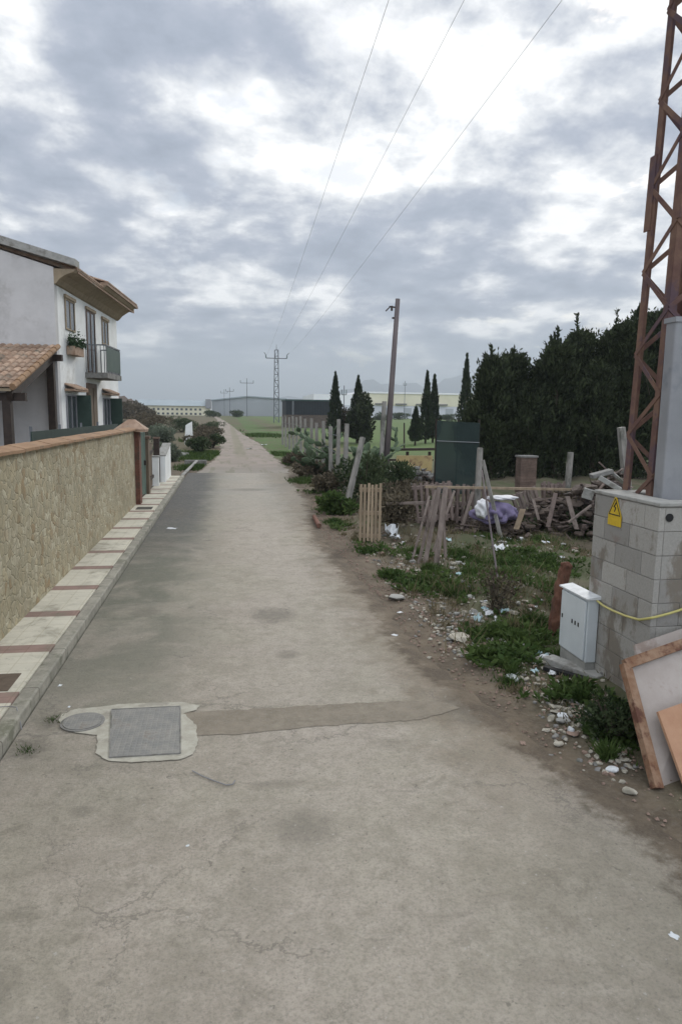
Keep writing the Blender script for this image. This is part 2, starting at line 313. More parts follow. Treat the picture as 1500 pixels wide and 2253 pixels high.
fieldc = t.mix(t.math('MULTIPLY', t.remap(nb, .45, .65), .35), fieldc, (.10, .10, .05))
lf = t.remap(X, -3.2, -1.5, 1., 0.)
fieldc = t.mix(lf, fieldc, (.10, .085, .05))
vg = t.math('MULTIPLY', t.remap(X, 2.4, 3.0), t.remap(X, 4.0, 8.0, 1., 0.)); fieldc = t.mix(t.math('MULTIPLY', vg, t.remap(nm, .35, .6)), fieldc, (.06, .12, .025))
c = t.mix(far, c, fieldc)
c = t.mix(t.math('MULTIPLY', t.remap(Y_, 130, 400), .6), c, (.085, .105, .045))
t.put(t.P.inputs['Base Color'], c); t.P.inputs['Roughness'].default_value = .97; t.put(t.P.inputs['Normal'], t.bump(t.math('ADD', nm, nf), .6, .03))
pm('hill_brown', (.075, .055, .045), (.11, .085, .065), .08, .97, .6, .8)
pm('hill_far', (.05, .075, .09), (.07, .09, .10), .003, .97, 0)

# ------------------------------------------------------------ mesh helpers
class MB:
    def __init__(s, o=(0, 0, 0)): s.v = []; s.f = []; s.o = np.array(o, float)
    def add(s, vs, fs):
        b = len(s.v); s.v += [tuple(float(c) for c in q) for q in vs]; s.f += [tuple(b+i for i in f) for f in fs]; return s
    def box(s, x0, x1, y0, y1, z0, z1):
        return s.add([(x0, y0, z0), (x1, y0, z0), (x1, y1, z0), (x0, y1, z0), (x0, y0, z1), (x1, y0, z1), (x1, y1, z1), (x0, y1, z1)],
                     [(0, 3, 2, 1), (4, 5, 6, 7), (0, 1, 5, 4), (1, 2, 6, 5), (2, 3, 7, 6), (3, 0, 4, 7)])
    def bar(s, a, b, w, h=None, up=(0, 0, 1), taper=1.):
        h = h or w; a = np.array(a, float); b = np.array(b, float); d = b-a; d /= np.linalg.norm(d)
        up = np.array(up, float)
        if abs(d@up) > .98: up = np.array([1., 0, 0])
        sx = np.cross(d, up); sx /= np.linalg.norm(sx); sy = np.cross(sx, d)
        vs = [a+sx*i*w/2+sy*j*h/2 for i, j in ((-1, -1), (1, -1), (1, 1), (-1, 1))]+[b+sx*i*w/2*taper+sy*j*h/2*taper for i, j in ((-1, -1), (1, -1), (1, 1), (-1, 1))]
        return s.add(vs, [(0, 3, 2, 1), (4, 5, 6, 7), (0, 1, 5, 4), (1, 2, 6, 5), (2, 3, 7, 6), (3, 0, 4, 7)])
    def cyl(s, a, b, r0, r1=None, n=10):
        r1 = r0 if r1 is None else r1; a = np.array(a, float); b = np.array(b, float); d = b-a; d /= np.linalg.norm(d)
        up = np.array([0, 0, 1.]) if abs(d[2]) < .9 else np.array([1., 0, 0])
        sx = np.cross(d, up); sx /= np.linalg.norm(sx); sy = np.cross(sx, d)
        vs = [p+(sx*math.cos(k*2*math.pi/n)+sy*math.sin(k*2*math.pi/n))*r for p, r in ((a, r0), (b, r1)) for k in range(n)]
        return s.add(vs, [(k, (k+1) % n, n+(k+1) % n, n+k) for k in range(n)]+[tuple(range(n-1, -1, -1)), tuple(range(n, 2*n))])
    def tube(s, pts, r, n=6, r1=None):
        r1 = r if r1 is None else r1; N = len(pts); vs = []
        P = [np.array(q, float) for q in pts]
        for i, q in enumerate(P):
            d = P[min(i+1, N-1)]-P[max(i-1, 0)]; d /= np.linalg.norm(d)
            up = np.array([0, 0, 1.]) if abs(d[2]) < .95 else np.array([1., 0, 0])
            sx = np.cross(d, up); sx /= np.linalg.norm(sx); sy = np.cross(sx, d); rr = r+(r1-r)*i/(N-1)
            vs += [q+(sx*math.cos(k*2*math.pi/n)+sy*math.sin(k*2*math.pi/n))*rr for k in range(n)]
        fs = [(i*n+k, i*n+(k+1) % n, (i+1)*n+(k+1) % n, (i+1)*n+k) for i in range(N-1) for k in range(n)]
        return s.add(vs, fs+[tuple(range(n-1, -1, -1)), tuple(range((N-1)*n, N*n))])
    def prism(s, poly, axis_a, axis_b, off):    # poly of 2-tuples in plane (a,b) at point off[0], extruded to off[1]
        o0, o1 = np.array(off[0], float), np.array(off[1], float); A = np.array(axis_a, float); B = np.array(axis_b, float); n = len(poly)
        vs = [o0+A*u+B*v for u, v in poly]+[o1+A*u+B*v for u, v in poly]
        return s.add(vs, [tuple(range(n-1, -1, -1)), tuple(range(n, 2*n))]+[(k, (k+1) % n, n+(k+1) % n, n+k) for k in range(n)])
    def arr(s, V, Fq):
        b = len(s.v); s.v += [tuple(q) for q in V.tolist()]; s.f += [tuple(b+i for i in f) for f in Fq.tolist()]; return s
    def rock(s, c, r, sq=.7, seed=None):
        bm = bmesh.new(); bmesh.ops.create_icosphere(bm, subdivisions=2, radius=1)
        k = RG.uniform(-1, 1, (5, 3)); k[0] = (0, 0, 1); k /= np.linalg.norm(k, axis=1)[:, None]; dd = RG.uniform(.35, .75, 5)
        a = RG.uniform(0, 6.28); e = RG.uniform(.7, 1.3, 3); vs = []
        for v in bm.verts:
            q = np.array(v.co)
            for kk, d_ in zip(k, dd):
                o_ = q@kk
                if o_ > d_: q = q-kk*(o_-d_)
            q = q*e*np.array([1, 1, sq])*r
            vs.append((c[0]+q[0]*math.cos(a)-q[1]*math.sin(a), c[1]+q[0]*math.sin(a)+q[1]*math.cos(a), c[2]+q[2]))
        fs = [tuple(v.index for v in f.verts) for f in bm.faces]; bm.free(); return s.add(vs, fs)
    def build(s, name, mat, parent=None, smooth=False, bevel=0):
        me = bpy.data.meshes.new(name); o_ = s.o
        me.from_pydata([(a-o_[0], b-o_[1], c-o_[2]) for a, b, c in s.v], [], s.f); me.update()
        me.materials.append(MT[mat]); o = bpy.data.objects.new(name, me); C.objects.link(o)
        if smooth: me.polygons.foreach_set('use_smooth', [True]*len(me.polygons))
        if parent is not None: o.parent = parent
        else: o.location = tuple(s.o)
        if bevel:
            b = o.modifiers.new('bevel', 'BEVEL'); b.width = bevel; b.segments = 2; b.limit_method = 'ANGLE'
        return o
def tag(o, label=None, cat=None, group=None, kind=None):
    if label: o['label'] = label
    if cat: o['category'] = cat
    if group: o['group'] = group
    if kind: o['kind'] = kind
    return o
def thing(name, label, cat, loc=(0, 0, 0), rz=0., group=None):
    o = bpy.data.objects.new(name, None); o.empty_display_size = .2; C.objects.link(o)
    o.location = tuple(float(c) for c in loc); o.rotation_euler = (0, 0, rz); return tag(o, label, cat, group)
def kids(o): return [x for x in bpy.data.objects if x.parent == o]
def dup(o, loc, rz=None, label=None, parent=None, scale=None):
    c = o.copy(); C.objects.link(c)
    if parent is not None: c.parent = parent
    else:
        c.location = tuple(float(k) for k in loc)
        if rz is not None: c.rotation_euler = (0, 0, rz)
        if label: c['label'] = label
        if scale: c.scale = (scale,)*3
    for k in kids(o): dup(k, None, parent=c)
    return c
def sstep(a, b, x):
    u = min(1, max(0, (x-a)/(b-a))); return u*u*(3-2*u)
def lotb(x, y):
    return .045*(math.sin(x*2.1+y*1.3)+math.sin(x*3.7-y*2.3+1.)+.6*math.sin(x*6.1+y*5.2))
def hgt(x, y):
    z = 1.25*sstep(55, 260, y)
    if x > 2.5: z += (lotb(x, y)+.05)*sstep(2.5, 3.6, x)*(1-sstep(30, 45, y))*sstep(2, 4, y)
    return z

# ------------------------------------------------------------ the setting
xs = sorted(set([-9000, -5000, -2500, -1200, -600, -300, -150, -80, -50, -30, -20, -12, -8, -5, -3.4]+list(np.arange(-2.3, 2.4, .47))+list(np.arange(2.5, 16, .22))+[17, 19, 22, 26, 32, 40, 55, 80, 120, 200, 400, 800, 1600, 3200, 6000, 9000]))
ys = sorted(set([-300, -100, -40, -15, -5, 0, 2]+list(np.arange(2.5, 26, .25))+list(np.arange(26, 60, 1.5))+[62, 70, 80, 90, 100, 115, 130, 145, 160, 175, 190, 210, 230, 250, 270, 300, 400, 700, 1200, 2500, 4500, 9000]))
g = MB(); nx, ny = len(xs), len(ys)
g.add([(x, y, hgt(x, y)-.012) for y in ys for x in xs], [(j*nx+i, j*nx+i+1, (j+1)*nx+i+1, (j+1)*nx+i) for j in range(ny-1) for i in range(nx-1)])
tag(g.build('ground', 'ground', smooth=True), kind='structure')

# road sheet with a ragged right edge
rpts = [(2.75, -8), (2.7, 2.0), (2.60, 3.2), (2.52, 4.05), (2.25, 5.3), (2.02, 6.3), (2.07, 7.4), (2.0, 9.0), (2.02, 10.2), (1.95, 12), (1.93, 14.3), (2.15, 16.5), (2.36, 18.7), (2.5, 23), (2.65, 28.8)]
yy = np.arange(-8, 28.9, .12); xr = np.interp(yy, [q[1] for q in rpts], [q[0] for q in rpts])+RG.normal(0, .022, len(yy))+.05*np.sin(yy*2.3)
rd = MB(); nn = len(yy)
cols_ = [[-1.62]*nn, list(xr*.5-.3), list(xr-.55), list(xr-.12), list(xr)]; zz4 = [.0115, .012, .012, .012, -.004]
rd.add([(x, y, z_) for cx_, z_ in zip(cols_, zz4) for x, y in zip(cx_, yy)], [(c4*nn+i, (c4+1)*nn+i, (c4+1)*nn+i+1, c4*nn+i+1) for c4 in range(4) for i in range(nn-1)])
rdo = rd.build('road', 'road', smooth=True); tag(rdo, kind='structure')
at_ = rdo.data.attributes.new('dirt_edge', 'FLOAT', 'POINT'); at_.data.foreach_set('value', [v_ for v_ in (0., 0., 0., .75, 1.) for _ in range(nn)])
tl = [(-1.25, 28.7), (-.95, 33), (-.45, 42), (-.6, 60), (-1.06, 92), (-1.7, 130), (-2.5, 176), (-4.5, 230)]
tr_ = [(2.67, 28.7), (2.66, 40), (2.64, 58), (1.7, 85), (.81, 122), (-1.1, 176), (-3.6, 230)]
yy = np.concatenate([np.arange(28.7, 60, .6), np.arange(60, 231, 4)])
xl = np.interp(yy, [q[1] for q in tl], [q[0] for q in tl])+RG.normal(0, .06, len(yy)); xr = np.interp(yy, [q[1] for q in tr_], [q[0] for q in tr_])+RG.normal(0, .08, len(yy)); nn = len(yy)
tk = MB(); tk.add([(x, y, hgt(0, y)+.004) for x, y in zip(xl, yy)]+[(x, y, hgt(0, y)+.004) for x, y in zip(xr, yy)], [(i, nn+i, nn+i+1, i+1) for i in range(nn-1)])
tag(tk.build('dirt_track', 'track'), kind='structure')
# pavement and kerb
tag(MB().box(-2.36, -1.77, 1.5, 26.4, -.05, .12).build('pavement', 'pavement'), kind='structure')
tag(MB().box(-1.767, -1.635, 1.5, 26.9, -.05, .112).build('kerb', 'kerb', bevel=.015), kind='structure')
# trench patch and surround of the covers
def ragged(pts, amp, step=.03):
    out = []; n = len(pts); ph = random.uniform(0, 6)
    for i in range(n):
        a, b = np.array(pts[i][:2]), np.array(pts[(i+1) % n][:2]); L = np.hypot(*(b-a)); m = max(1, int(L/step)); nr = np.array([-(b-a)[1], (b-a)[0]])/max(L, 1e-6)
        for k in range(m):
            q = a+(b-a)*k/m; out.append(q+nr*(random.gauss(0, amp)+amp*.6*math.sin(q[0]*17+q[1]*23+ph)))
    return out
g0 = [G(*q) for q in [(400, 1572), (560, 1564), (700, 1555), (860, 1547), (940, 1546), (985, 1551), (1012, 1562), (975, 1573), (930, 1586), (880, 1591), (700, 1602), (520, 1620), (430, 1622)]]
g0 = ragged(g0, .006); mb = MB(); mb.add([(q[0], q[1], .0155) for q in g0], [tuple(range(len(g0)-1, -1, -1))]); tag(mb.build('road_patch', 'patch'), kind='structure')
g0 = [G(*q) for q in [(128, 1592), (137, 1576), (165, 1565), (220, 1560), (250, 1556), (300, 1552), (395, 1549), (440, 1556), (432, 1566), (405, 1574), (430, 1600), (436, 1640), (425, 1665), (396, 1676), (300, 1683), (238, 1680), (212, 1662), (214, 1622), (180, 1620), (145, 1612)]]
g0 = ragged(g0, .004); mb = MB(); mb.add([(q[0], q[1], .0185) for q in g0], [tuple(range(len(g0)-1, -1, -1))]); tag(mb.build('cover_surround', 'surround'), kind='structure')
# hills
def ridge(name, mat, x0, x1, y, hf, depth, n=60, base=0):
    mb = MB(); vs = []
    for j, (dy_, k) in enumerate(((-depth, 0.), (-depth*.5, .6), (0, 1.), (depth, .2))):
        for i in range(n+1):
            x = x0+(x1-x0)*i/n; vs.append((x, y+dy_+math.sin(i*1.7+j)*depth*.05, base-2+(hf(x)+2)*k*(1+.06*math.sin(i*2.3+j*2))))
    mb.add(vs, [(j*(n+1)+i, j*(n+1)+i+1, (j+1)*(n+1)+i+1, (j+1)*(n+1)+i) for j in range(3) for i in range(n)])
    return tag(mb.build(name, mat, smooth=True), kind='structure')
def fh(x):
    u = (x-1400)/900.; return 60+170*math.exp(-u*u)*(1+.2*math.sin(x*.009)+.12*math.sin(x*.023))+40*math.exp(-((x+1700)/500)**2)
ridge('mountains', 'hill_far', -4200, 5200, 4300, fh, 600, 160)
ridge('hill', 'hill_brown', -75, -27, 260, lambda x: 7.6*sstep(-27, -37, x)*(1+.06*math.sin(x*.9)) if x > -60 else 7.5, 18, 40, base=.6)

# ------------------------------------------------------------ stone garden wall
def tile_slab(mb, x0, x1, y0, y1, zb, zt, rid):    # little saddle-back coping
    mb.prism([(x0, zb), (x1, zb), (x1, zb+.035), ((x0+x1)/2, zt), (x0, zb+.035)], (1, 0, 0), (0, 0, 1), ((0, y0, 0), (0, y1, 0)))
gw = thing('garden_wall', 'long stone faced garden wall with terracotta coping beside the pavement', 'wall', (-2.45, 10, 0))
MB((-2.45, 10, 0)).box(-2.6, -2.345, 1.5, 18.12, 0, 2.02).build('stone_face', 'stone_facing', gw)
cp = MB((-2.45, 10, 0)); y = 1.5
while y < 18.1:
    y2 = min(y+.40, 18.12); dz = random.uniform(-.004, .004); tile_slab(cp, -2.66, -2.275, y, y2-.006, 2.025+dz, 2.105+dz, 0); y = y2
cp.build('coping', 'coping_clay', gw)
gp = thing('gate_pillar', 'dark brick gate pillar with pyramid terracotta cap at end of stone wall', 'pillar', (-2.42, 18.32, .1))
bk = MB((-2.42, 18.32, .1)); z = .1; k = 0
while z < 1.98:
    z2 = min(z+.065, 1.99); s_ = .002 if k % 2 else 0
    bk.box(-2.62-s_, -2.23+s_, 18.13, 18.52+s_, z+.008, z2); z = z2+.004; k += 1
bk.box(-2.61, -2.24, 18.14, 18.51, .1, 1.98); bk.build('brick_shaft', 'brick_red', gp)
cap = MB((-2.42, 18.32, .1)); cap.box(-2.80, -2.05, 17.97, 18.68, 1.99, 2.05)
cap.add([(-2.82, 17.95, 2.052), (-2.03, 17.95, 2.052), (-2.03, 18.70, 2.052), (-2.82, 18.70, 2.052), (-2.50, 18.25, 2.30), (-2.34, 18.25, 2.30), (-2.34, 18.40, 2.30), (-2.50, 18.40, 2.30)],
        [(3, 2, 1, 0), (0, 1, 5, 4), (1, 2, 6, 5), (2, 3, 7, 6), (3, 0, 4, 7), (4, 5, 6, 7)])
cap.build('pillar_cap', 'terracotta', gp)
tag(MB((-2.42, 18.32, 2.4)).prism([(-.06, 2.30), (.06, 2.30), (.05, 2.36), (-.05, 2.36)], (1, 0, 0), (0, 0, 1), ((-2.42, 18.27, 0), (-2.42, 18.38, 0))).build('finial', 'terracotta', gp))
bpy.data.objects[gp.name]
# gates beyond the pillar
o = (-2.38, 19.5, .12)
mg = thing('metal_gate', 'grey green sheet metal gate next to the brick pillar', 'gate', o)
q = MB(o).box(-2.42, -2.38, 18.60, 20.35, .16, 1.92)
for k in range(9): q.box(-2.385, -2.362, 18.66+k*.19, 18.70+k*.19, .18, 1.90)
q.build('gate_leaf', 'gate_green', mg)
fr = MB(o); fr.box(-2.44, -2.34, 18.54, 18.60, .12, 1.96); fr.box(-2.44, -2.34, 20.35, 20.42, .12, 1.96); fr.box(-2.43, -2.35, 18.60, 20.35, 1.922, 1.97); fr.build('gate_frame', 'gate_green', mg)
MB(o).box(-2.36, -2.30, 20.18, 20.24, .98, 1.12).build('latch', 'dark_wood', mg)
o = (-2.4, 20.7, .12); pb = thing('brick_post', 'brown rendered post between the two gates', 'post', o)
MB(o).box(-2.55, -2.26, 20.44, 20.80, .12, 1.72).build('shaft', 'gate_brown', pb); MB(o).box(-2.60, -2.22, 20.40, 20.84, 1.722, 1.80).build('post_cap', 'brown_door', pb)
o = (-2.4, 21.8, .12); wg = thing('wooden_gate', 'brown wooden plank gate farther along the pavement', 'gate', o)
q = MB(o)
for k in range(13): q.box(-2.42, -2.39, 20.86+k*.135, 20.985+k*.135, .17, 1.50+.02*math.sin(k))
q.build('planks', 'gate_brown', wg); q = MB(o); q.box(-2.385, -2.34, 20.86, 22.6, .4, .5); q.box(-2.385, -2.34, 20.86, 22.6, 1.2, 1.3); q.build('rails', 'dark_wood', wg)
o = (-2.3, 22.8, .12); wp_ = thing('white_post', 'slim white post on the pavement edge beside wooden gate', 'post', o)
MB(o).box(-2.42, -2.20, 22.7, 22.88, .12, 1.05).build('shaft', 'white_render', wp_); MB(o).box(-2.44, -2.18, 22.68, 22.90, 1.052, 1.10).build('post_cap', 'concrete', wp_)
o = (-2.3, 23.9, .12); dp = thing('dark_post', 'dark brown post standing just before the low white wall', 'post', o)
MB(o).box(-2.45, -2.27, 23.75, 23.95, .12, 1.60).build('shaft', 'dark_wood', dp); MB(o).box(-2.47, -2.25, 23.73, 23.97, 1.602, 1.66).build('post_cap', 'brown_door', dp)
o = (-2.2, 25, .12); ww = thing('low_wall', 'low white rendered wall where the pavement ends', 'wall', o)
MB(o).add([(-2.36, 24.0, .12), (-2.10, 24.0, .12), (-2.10, 26.3, .12), (-2.36, 26.3, .12), (-2.36, 24.0, 1.0), (-2.10, 24.0, 1.0), (-2.10, 26.3, 1.32), (-2.36, 26.3, 1.32)],
          [(0, 3, 2, 1), (4, 5, 6, 7), (0, 1, 5, 4), (1, 2, 6, 5), (2, 3, 7, 6), (3, 0, 4, 7)]).build('wall_body', 'white_render', ww)
MB(o).bar((-2.23, 24.0, 1.02), (-2.23, 26.3, 1.34), .30, .045).build('coping', 'concrete', ww)

# ------------------------------------------------------------ the two-storey house (local frame: +y along facade, +x out to the road)
HY = R(-3.8); A = G(118, 612, 6.3)
ho = thing('house', 'white two storey house with brown eaves behind the stone wall', 'house', (A[0], A[1], 0), HY)
L_ = 8.0
mb = MB(); mb.box(-9, -.004, .25, L_, 0, 6.3); mb.build('wall', 'white_render', ho)
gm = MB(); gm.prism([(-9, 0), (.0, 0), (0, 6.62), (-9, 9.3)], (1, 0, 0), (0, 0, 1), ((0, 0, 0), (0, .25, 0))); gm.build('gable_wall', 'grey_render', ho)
rf = MB(); rf.prism([(-9.2, 9.42), (.62, 6.52), (.62, 6.66), (-9.2, 9.56)], (1, 0, 0), (0, 0, 1), ((0, .3, 0), (0, L_+.5, 0)))
rfo = rf.build('roof', 'terracotta', ho)
vb = MB(); vb.prism([(-9.2, 9.30), (.66, 6.64), (.66, 6.84), (-9.2, 9.62)], (1, 0, 0), (0, 0, 1), ((0, -.14, 0), (0, .3, 0))); vb.build('verge_board', 'concrete', ho)
ev = MB(); ev.prism([(0, 6.15), (.06, 6.17), (.16, 6.30), (.34, 6.42), (.56, 6.50), (.62, 6.58), (0, 6.58)], (1, 0, 0), (0, 0, 1), ((0, .0, 0), (0, 3.2, 0))); ev.build('cornice', 'soffit', ho)
ev = MB(); ev.prism([(.003, 6.15), (.08, 6.19), (.22, 6.35), (.44, 6.50), (.66, 6.60), (.74, 6.70), (.003, 6.70)], (1, 0, 0), (0, 0, 1), ((0, 3.21, 0), (0, L_+.15, 0))); ev.build('cornice', 'soffit', ho)
ev = MB()
for k in range(46):
    y = .1+k*.18
    zt = 6.62 if y < 3.2 else 6.80; xo = .66 if y < 3.2 else .80
    pts = [(y+.075*math.cos(a_), zt+.055*math.sin(a_)) for a_ in np.linspace(0, math.pi, 6)]
    if y < L_+.4: ev.prism(pts, (0, 1, 0), (0, 0, 1), ((xo-.5, 0, .14), (xo, 0, 0)))
ev.box(.55, .64, .1, 3.2, 6.58, 6.63); ev.box(.55, .78, 3.2, L_+.5, 6.702, 6.80); ev.build('eave_tiles', 'terracotta', ho)
bt = MB(); bt.prism([(-2., 7.45), (.76, 6.82), (.76, 6.86), (-1.1, 7.42), (-2., 7.6)], (1, 0, 0), (0, 0, 1), ((0, 3.4, 0), (0, L_+.45, 0))); bt.build('upper_roof', 'terracotta', ho)
def window(s0, s1, z0, z1, parent=ho, name='window', fr_m='window_grey'):
    f = MB(); w_ = .05
    f.box(0.001, .035, s0, s0+w_, z0, z1); f.box(0.001, .035, s1-w_, s1, z0, z1); f.box(.001, .035, s0+w_, s1-w_, z0, z0+w_); f.box(.001, .035, s0+w_, s1-w_, z1-w_, z1)
    f.box(.001, .03, (s0+s1)/2-.03, (s0+s1)/2+.03, z0+w_, z1-w_); o = f.build(name, fr_m, parent)
    MB().box(.002, .012, s0+w_, s1-w_, z0+w_, z1-w_).build('pane', 'glass', o); return o
w1 = window(.95, 1.95, 4.98, 5.92, fr_m='soffit'); MB().box(.002, .07, .9, 2.0, 5.922, 6.02).build('lintel', 'soffit', w1)
w2 = window(5.5, 6.45, 4.98, 5.88, fr_m='soffit'); MB().box(.002, .07, 5.45, 6.5, 5.882, 5.98).build('lintel', 'soffit', w2)
fd = window(3.35, 4.45, 3.82, 5.92, name='balcony_door', fr_m='brown_door'); MB().box(.002, .07, 3.28, 4.52, 5.922, 6.02).build('lintel', 'soffit', fd)
# planter box under first window
pb_ = MB(); pb_.box(.01, .26, .95, 1.95, 4.22, 4.48); p1 = pb_.build('flower_box', 'terracotta', ho)
lv = MB()
for k in range(500):
    a_ = np.array([random.uniform(.02, .34), random.uniform(.92, 2.0), 4.48+abs(random.gauss(0, .16))]); b_ = a_+RG.normal(0, .05, 3); c_ = a_+RG.normal(0, .05, 3); lv.add([a_, b_, c_], [(0, 1, 2)])
lv.build('foliage', 'leaf_green', p1)
# ground-floor openings, tiled hoods, shutters
for s0, s1 in ((.70, 1.75), (5.30, 6.35)):
    wn = window(s0, s1, .9, 3.0)
    sh = MB(); sh.box(.02, .47, s1+.02, s1+.055, .9, 3.0)
    for k in range(16): sh.box(.06, .43, s1+.005, s1+.02, 1.0+k*.12, 1.05+k*.12)
    sh.build('shutter', 'green_paint', wn)
    sh = MB(); sh.box(.004, .04, s1+.09, s1+.60, .9, 3.0); sh.build('shutter', 'pale_green_paint', wn)
    hd = MB()
    for k in range(8):
        y = s0-.08+k*(s1-s0+.3)/8; pts = [(y+.07+.08*math.cos(a_), 3.18+.05*math.sin(a_)) for a_ in np.linspace(0, math.pi, 6)]
        hd.prism(pts, (0, 1, 0), (0, 0, 1), ((0, 0, .12), (.36, 0, -.02)))
    hd.box(.0, .33, s0-.1, s1+.3, 3.10, 3.17); hd.build('tiled_hood', 'terracotta', ho)
dr = MB(); dr.box(.003, .05, 3.05, 4.30, .3, 3.45)
dd = dr.build('door', 'brown_door', ho); MB().box(.051, .075, 3.15, 3.62, .4, 3.3).build('door_panel', 'gate_brown', dd); MB().box(.051, .075, 3.72, 4.2, .4, 3.3).build('door_panel', 'gate_brown', dd)
# balcony
bl = MB().box(.0, .74, 3.0, 5.15, 3.62, 3.80).build('balcony', 'concrete_dark', ho)
rl = MB()
rl.bar((.70, 3.03, 4.72), (.70, 5.12, 4.72), .04); rl.bar((.02, 3.03, 4.72), (.70, 3.03, 4.72), .04); rl.bar((.02, 5.12, 4.72), (.70, 5.12, 4.72), .04)
for k in range(19): rl.bar((.70, 3.03+k*.116, 3.8), (.70, 3.03+k*.116, 4.71), .018)
for k in range(6): rl.bar((.04+k*.12, 3.03, 3.8), (.04+k*.12, 3.03, 4.71), .018); rl.bar((.04+k*.12, 5.12, 3.8), (.04+k*.12, 5.12, 4.71), .018)
rl.build('railing', 'galvanised', bl); MB().box(.715, .725, 3.06, 5.1, 3.86, 4.66).build('railing_screen', 'green_paint', bl)
# yard fence top with dark green mesh cloth behind wall
o = (-3.3, 17, 0); yf = thing('netting_fence', 'dark green netting fence showing just above the stone wall coping', 'fence', o)
q = MB(o).bar((-3.35, 12.6, 1.05), (-3.25, 21.5, 1.05), .02, 2.16); q.build('netting', 'screen_dark', yf)
for k in range(5): MB(o).cyl((-3.38, 12.7+k*2.1, 0), (-3.38, 12.7+k*2.1, 2.22), .025).build('post', 'galvanised', yf)

# ------------------------------------------------------------ porch with tiled roof in front of gable
ca, sa = math.cos(HY), math.sin(HY)
po = thing('porch', 'open porch with dark timber posts and terracotta tiled roof against grey gable', 'porch', (A[0], A[1], 0), HY)
def tile_roof(mb, x0, x1, y0, z0, y1, z1, pitch=.20, row=.36):   # slopes from (y0,z0) ridge to (y1,z1) eave, columns along x
    n = int((x1-x0)/pitch); Ls = math.hypot(y1-y0, z1-z0); nr = int(Ls/row)
    for i in range(n):
        xc = x0+(i+.5)*pitch
        for r_ in range(nr):
            a0, a1 = r_/nr, (r_+1.12)/nr; ya, yb = y0+(y1-y0)*a0, y0+(y1-y0)*a1; za, zb = z0+(z1-z0)*a0-.005, z0+(z1-z0)*a1+.028
            j = random.uniform(-.006, .006)
            v = [(xc+j+.5*pitch*.94*math.cos(q_), ya, za+.075*math.sin(q_)) for q_ in np.linspace(0, math.pi, 7)]+[(xc+j+.55*pitch*.94*math.cos(q_), yb, zb+.08*math.sin(q_)) for q_ in np.linspace(0, math.pi, 7)]
            mb.add(v, [(k, k+1, 8+k, 7+k) for k in range(6)]+[tuple(range(7, 14))])
q = MB(); tile_roof(q, -4.6, .02, -.02, 4.36, -3.75, 3.04); pr = q.build('roof', 'terracotta', po, smooth=False)
q = MB(); q.prism([(-.02, 4.33), (-3.75, 3.02), (-3.75, 2.95), (-.02, 4.26)], (0, 1, 0), (0, 0, 1), ((-4.6, 0, 0), (0, 0, 0))); q.build('roof_deck', 'soffit', po)
q = MB()
for k in range(10):
    a0, a1 = k/10, (k+1.1)/10
    q.cyl((.05, -.02-3.73*a0, 4.37-1.32*a0), (.05, -.02-3.73*a1, 4.39-1.32*a1), .075, .085, 8)
q.build('verge_tiles', 'coping_clay', po)
for xx, yy_, zt in ((-.12, -.22, 4.02), (-.2, -3.45, 2.9), (-2.3, -3.45, 2.9)):
    MB().box(xx-.11, xx+.09, yy_-.09, yy_+.09, 0, zt).build('post', 'dark_wood', po)
q = MB(); q.bar((-.10, .0, 4.10), (-.10, -3.6, 2.83), .14, .20); q.bar((-4.5, -3.45, 2.82), (.25, -3.45, 2.82), .14, .2); q.bar((-4.5, -.25, 4.02), (.22, -.25, 4.02), .14, .18); q.build('beams', 'dark_wood', po)

# ------------------------------------------------------------ concrete block enclosure
o = (4.3, 5.5, 0)
en = thing('block_enclosure', 'grey concrete block enclosure around the foot of the rusty pylon', 'enclosure', o)
bw = MB(o); ch = .201; X0, X1, Y0, Y1 = 3.46, 5.10, 4.985, 5.98; T_ = .2
mt = MB(o); mt.box(X0+.006, X0+T_, Y0+.006, Y1-.006, -.05, 1.79); mt.box(X0+T_+.001, X1-T_-.001, Y0+.006, Y0+T_, -.05, 1.79); mt.box(X1-T_, X1-.006, Y0+.006, Y1-.006, -.05, 1.79); mt.box(X0+T_+.001, X1-T_-.001, Y1-T_, Y1-.006, -.05, 1.79)
mt.build('mortar', 'mortar', en)
for c_ in range(9):
    z0 = -.02+c_*ch; z1 = z0+ch-.007
    off = 0 if c_ % 2 else .2
    def run(a, b, fn):
        y = a-off
        while y < b-.01:
            y0_, y1_ = max(a, y), min(b, y+.393)
            if y1_-y0_ > .03: fn(y0_, y1_, random.uniform(0, .004))
            y += .40
    run(Y0, Y1, lambda a, b, j: bw.box(X0-j, X0+.05, a, b, z0, z1)); run(Y0, Y1, lambda a, b, j: bw.box(X1-.05, X1+j, a, b, z0, z1))
    run(X0+.052, X1-.052, lambda a, b, j: bw.box(a, b, Y0-j, Y0+.05, z0, z1)); run(X0+.052, X1-.052, lambda a, b, j: bw.box(a, b, Y1-.05, Y1+j, z0, z1))
bw.build('blockwork', 'block', en, bevel=.003)
tp = MB(o); tp.box(X0-.012, X0+T_+.01, Y0-.012, Y1+.01, 1.792, 1.825); tp.box(X0+T_+.012, X1+.01, Y0-.012, Y0+T_+.01, 1.792, 1.823); tp.box(X1-T_, X1+.01, Y0+T_+.012, Y1+.01, 1.792, 1.823); tp.box(X0+T_+.012, X1-T_-.002, Y1-T_, Y1+.01, 1.792, 1.82)
tp.build('mortar_cap', 'concrete', en, bevel=.008)
hx = PY(1472, 1139, Y0); MB(o).cyl((hx[0], Y0-.008, hx[2]), (hx[0], Y0+.03, hx[2]), .034, n=14).build('cable_hole', 'black', en)
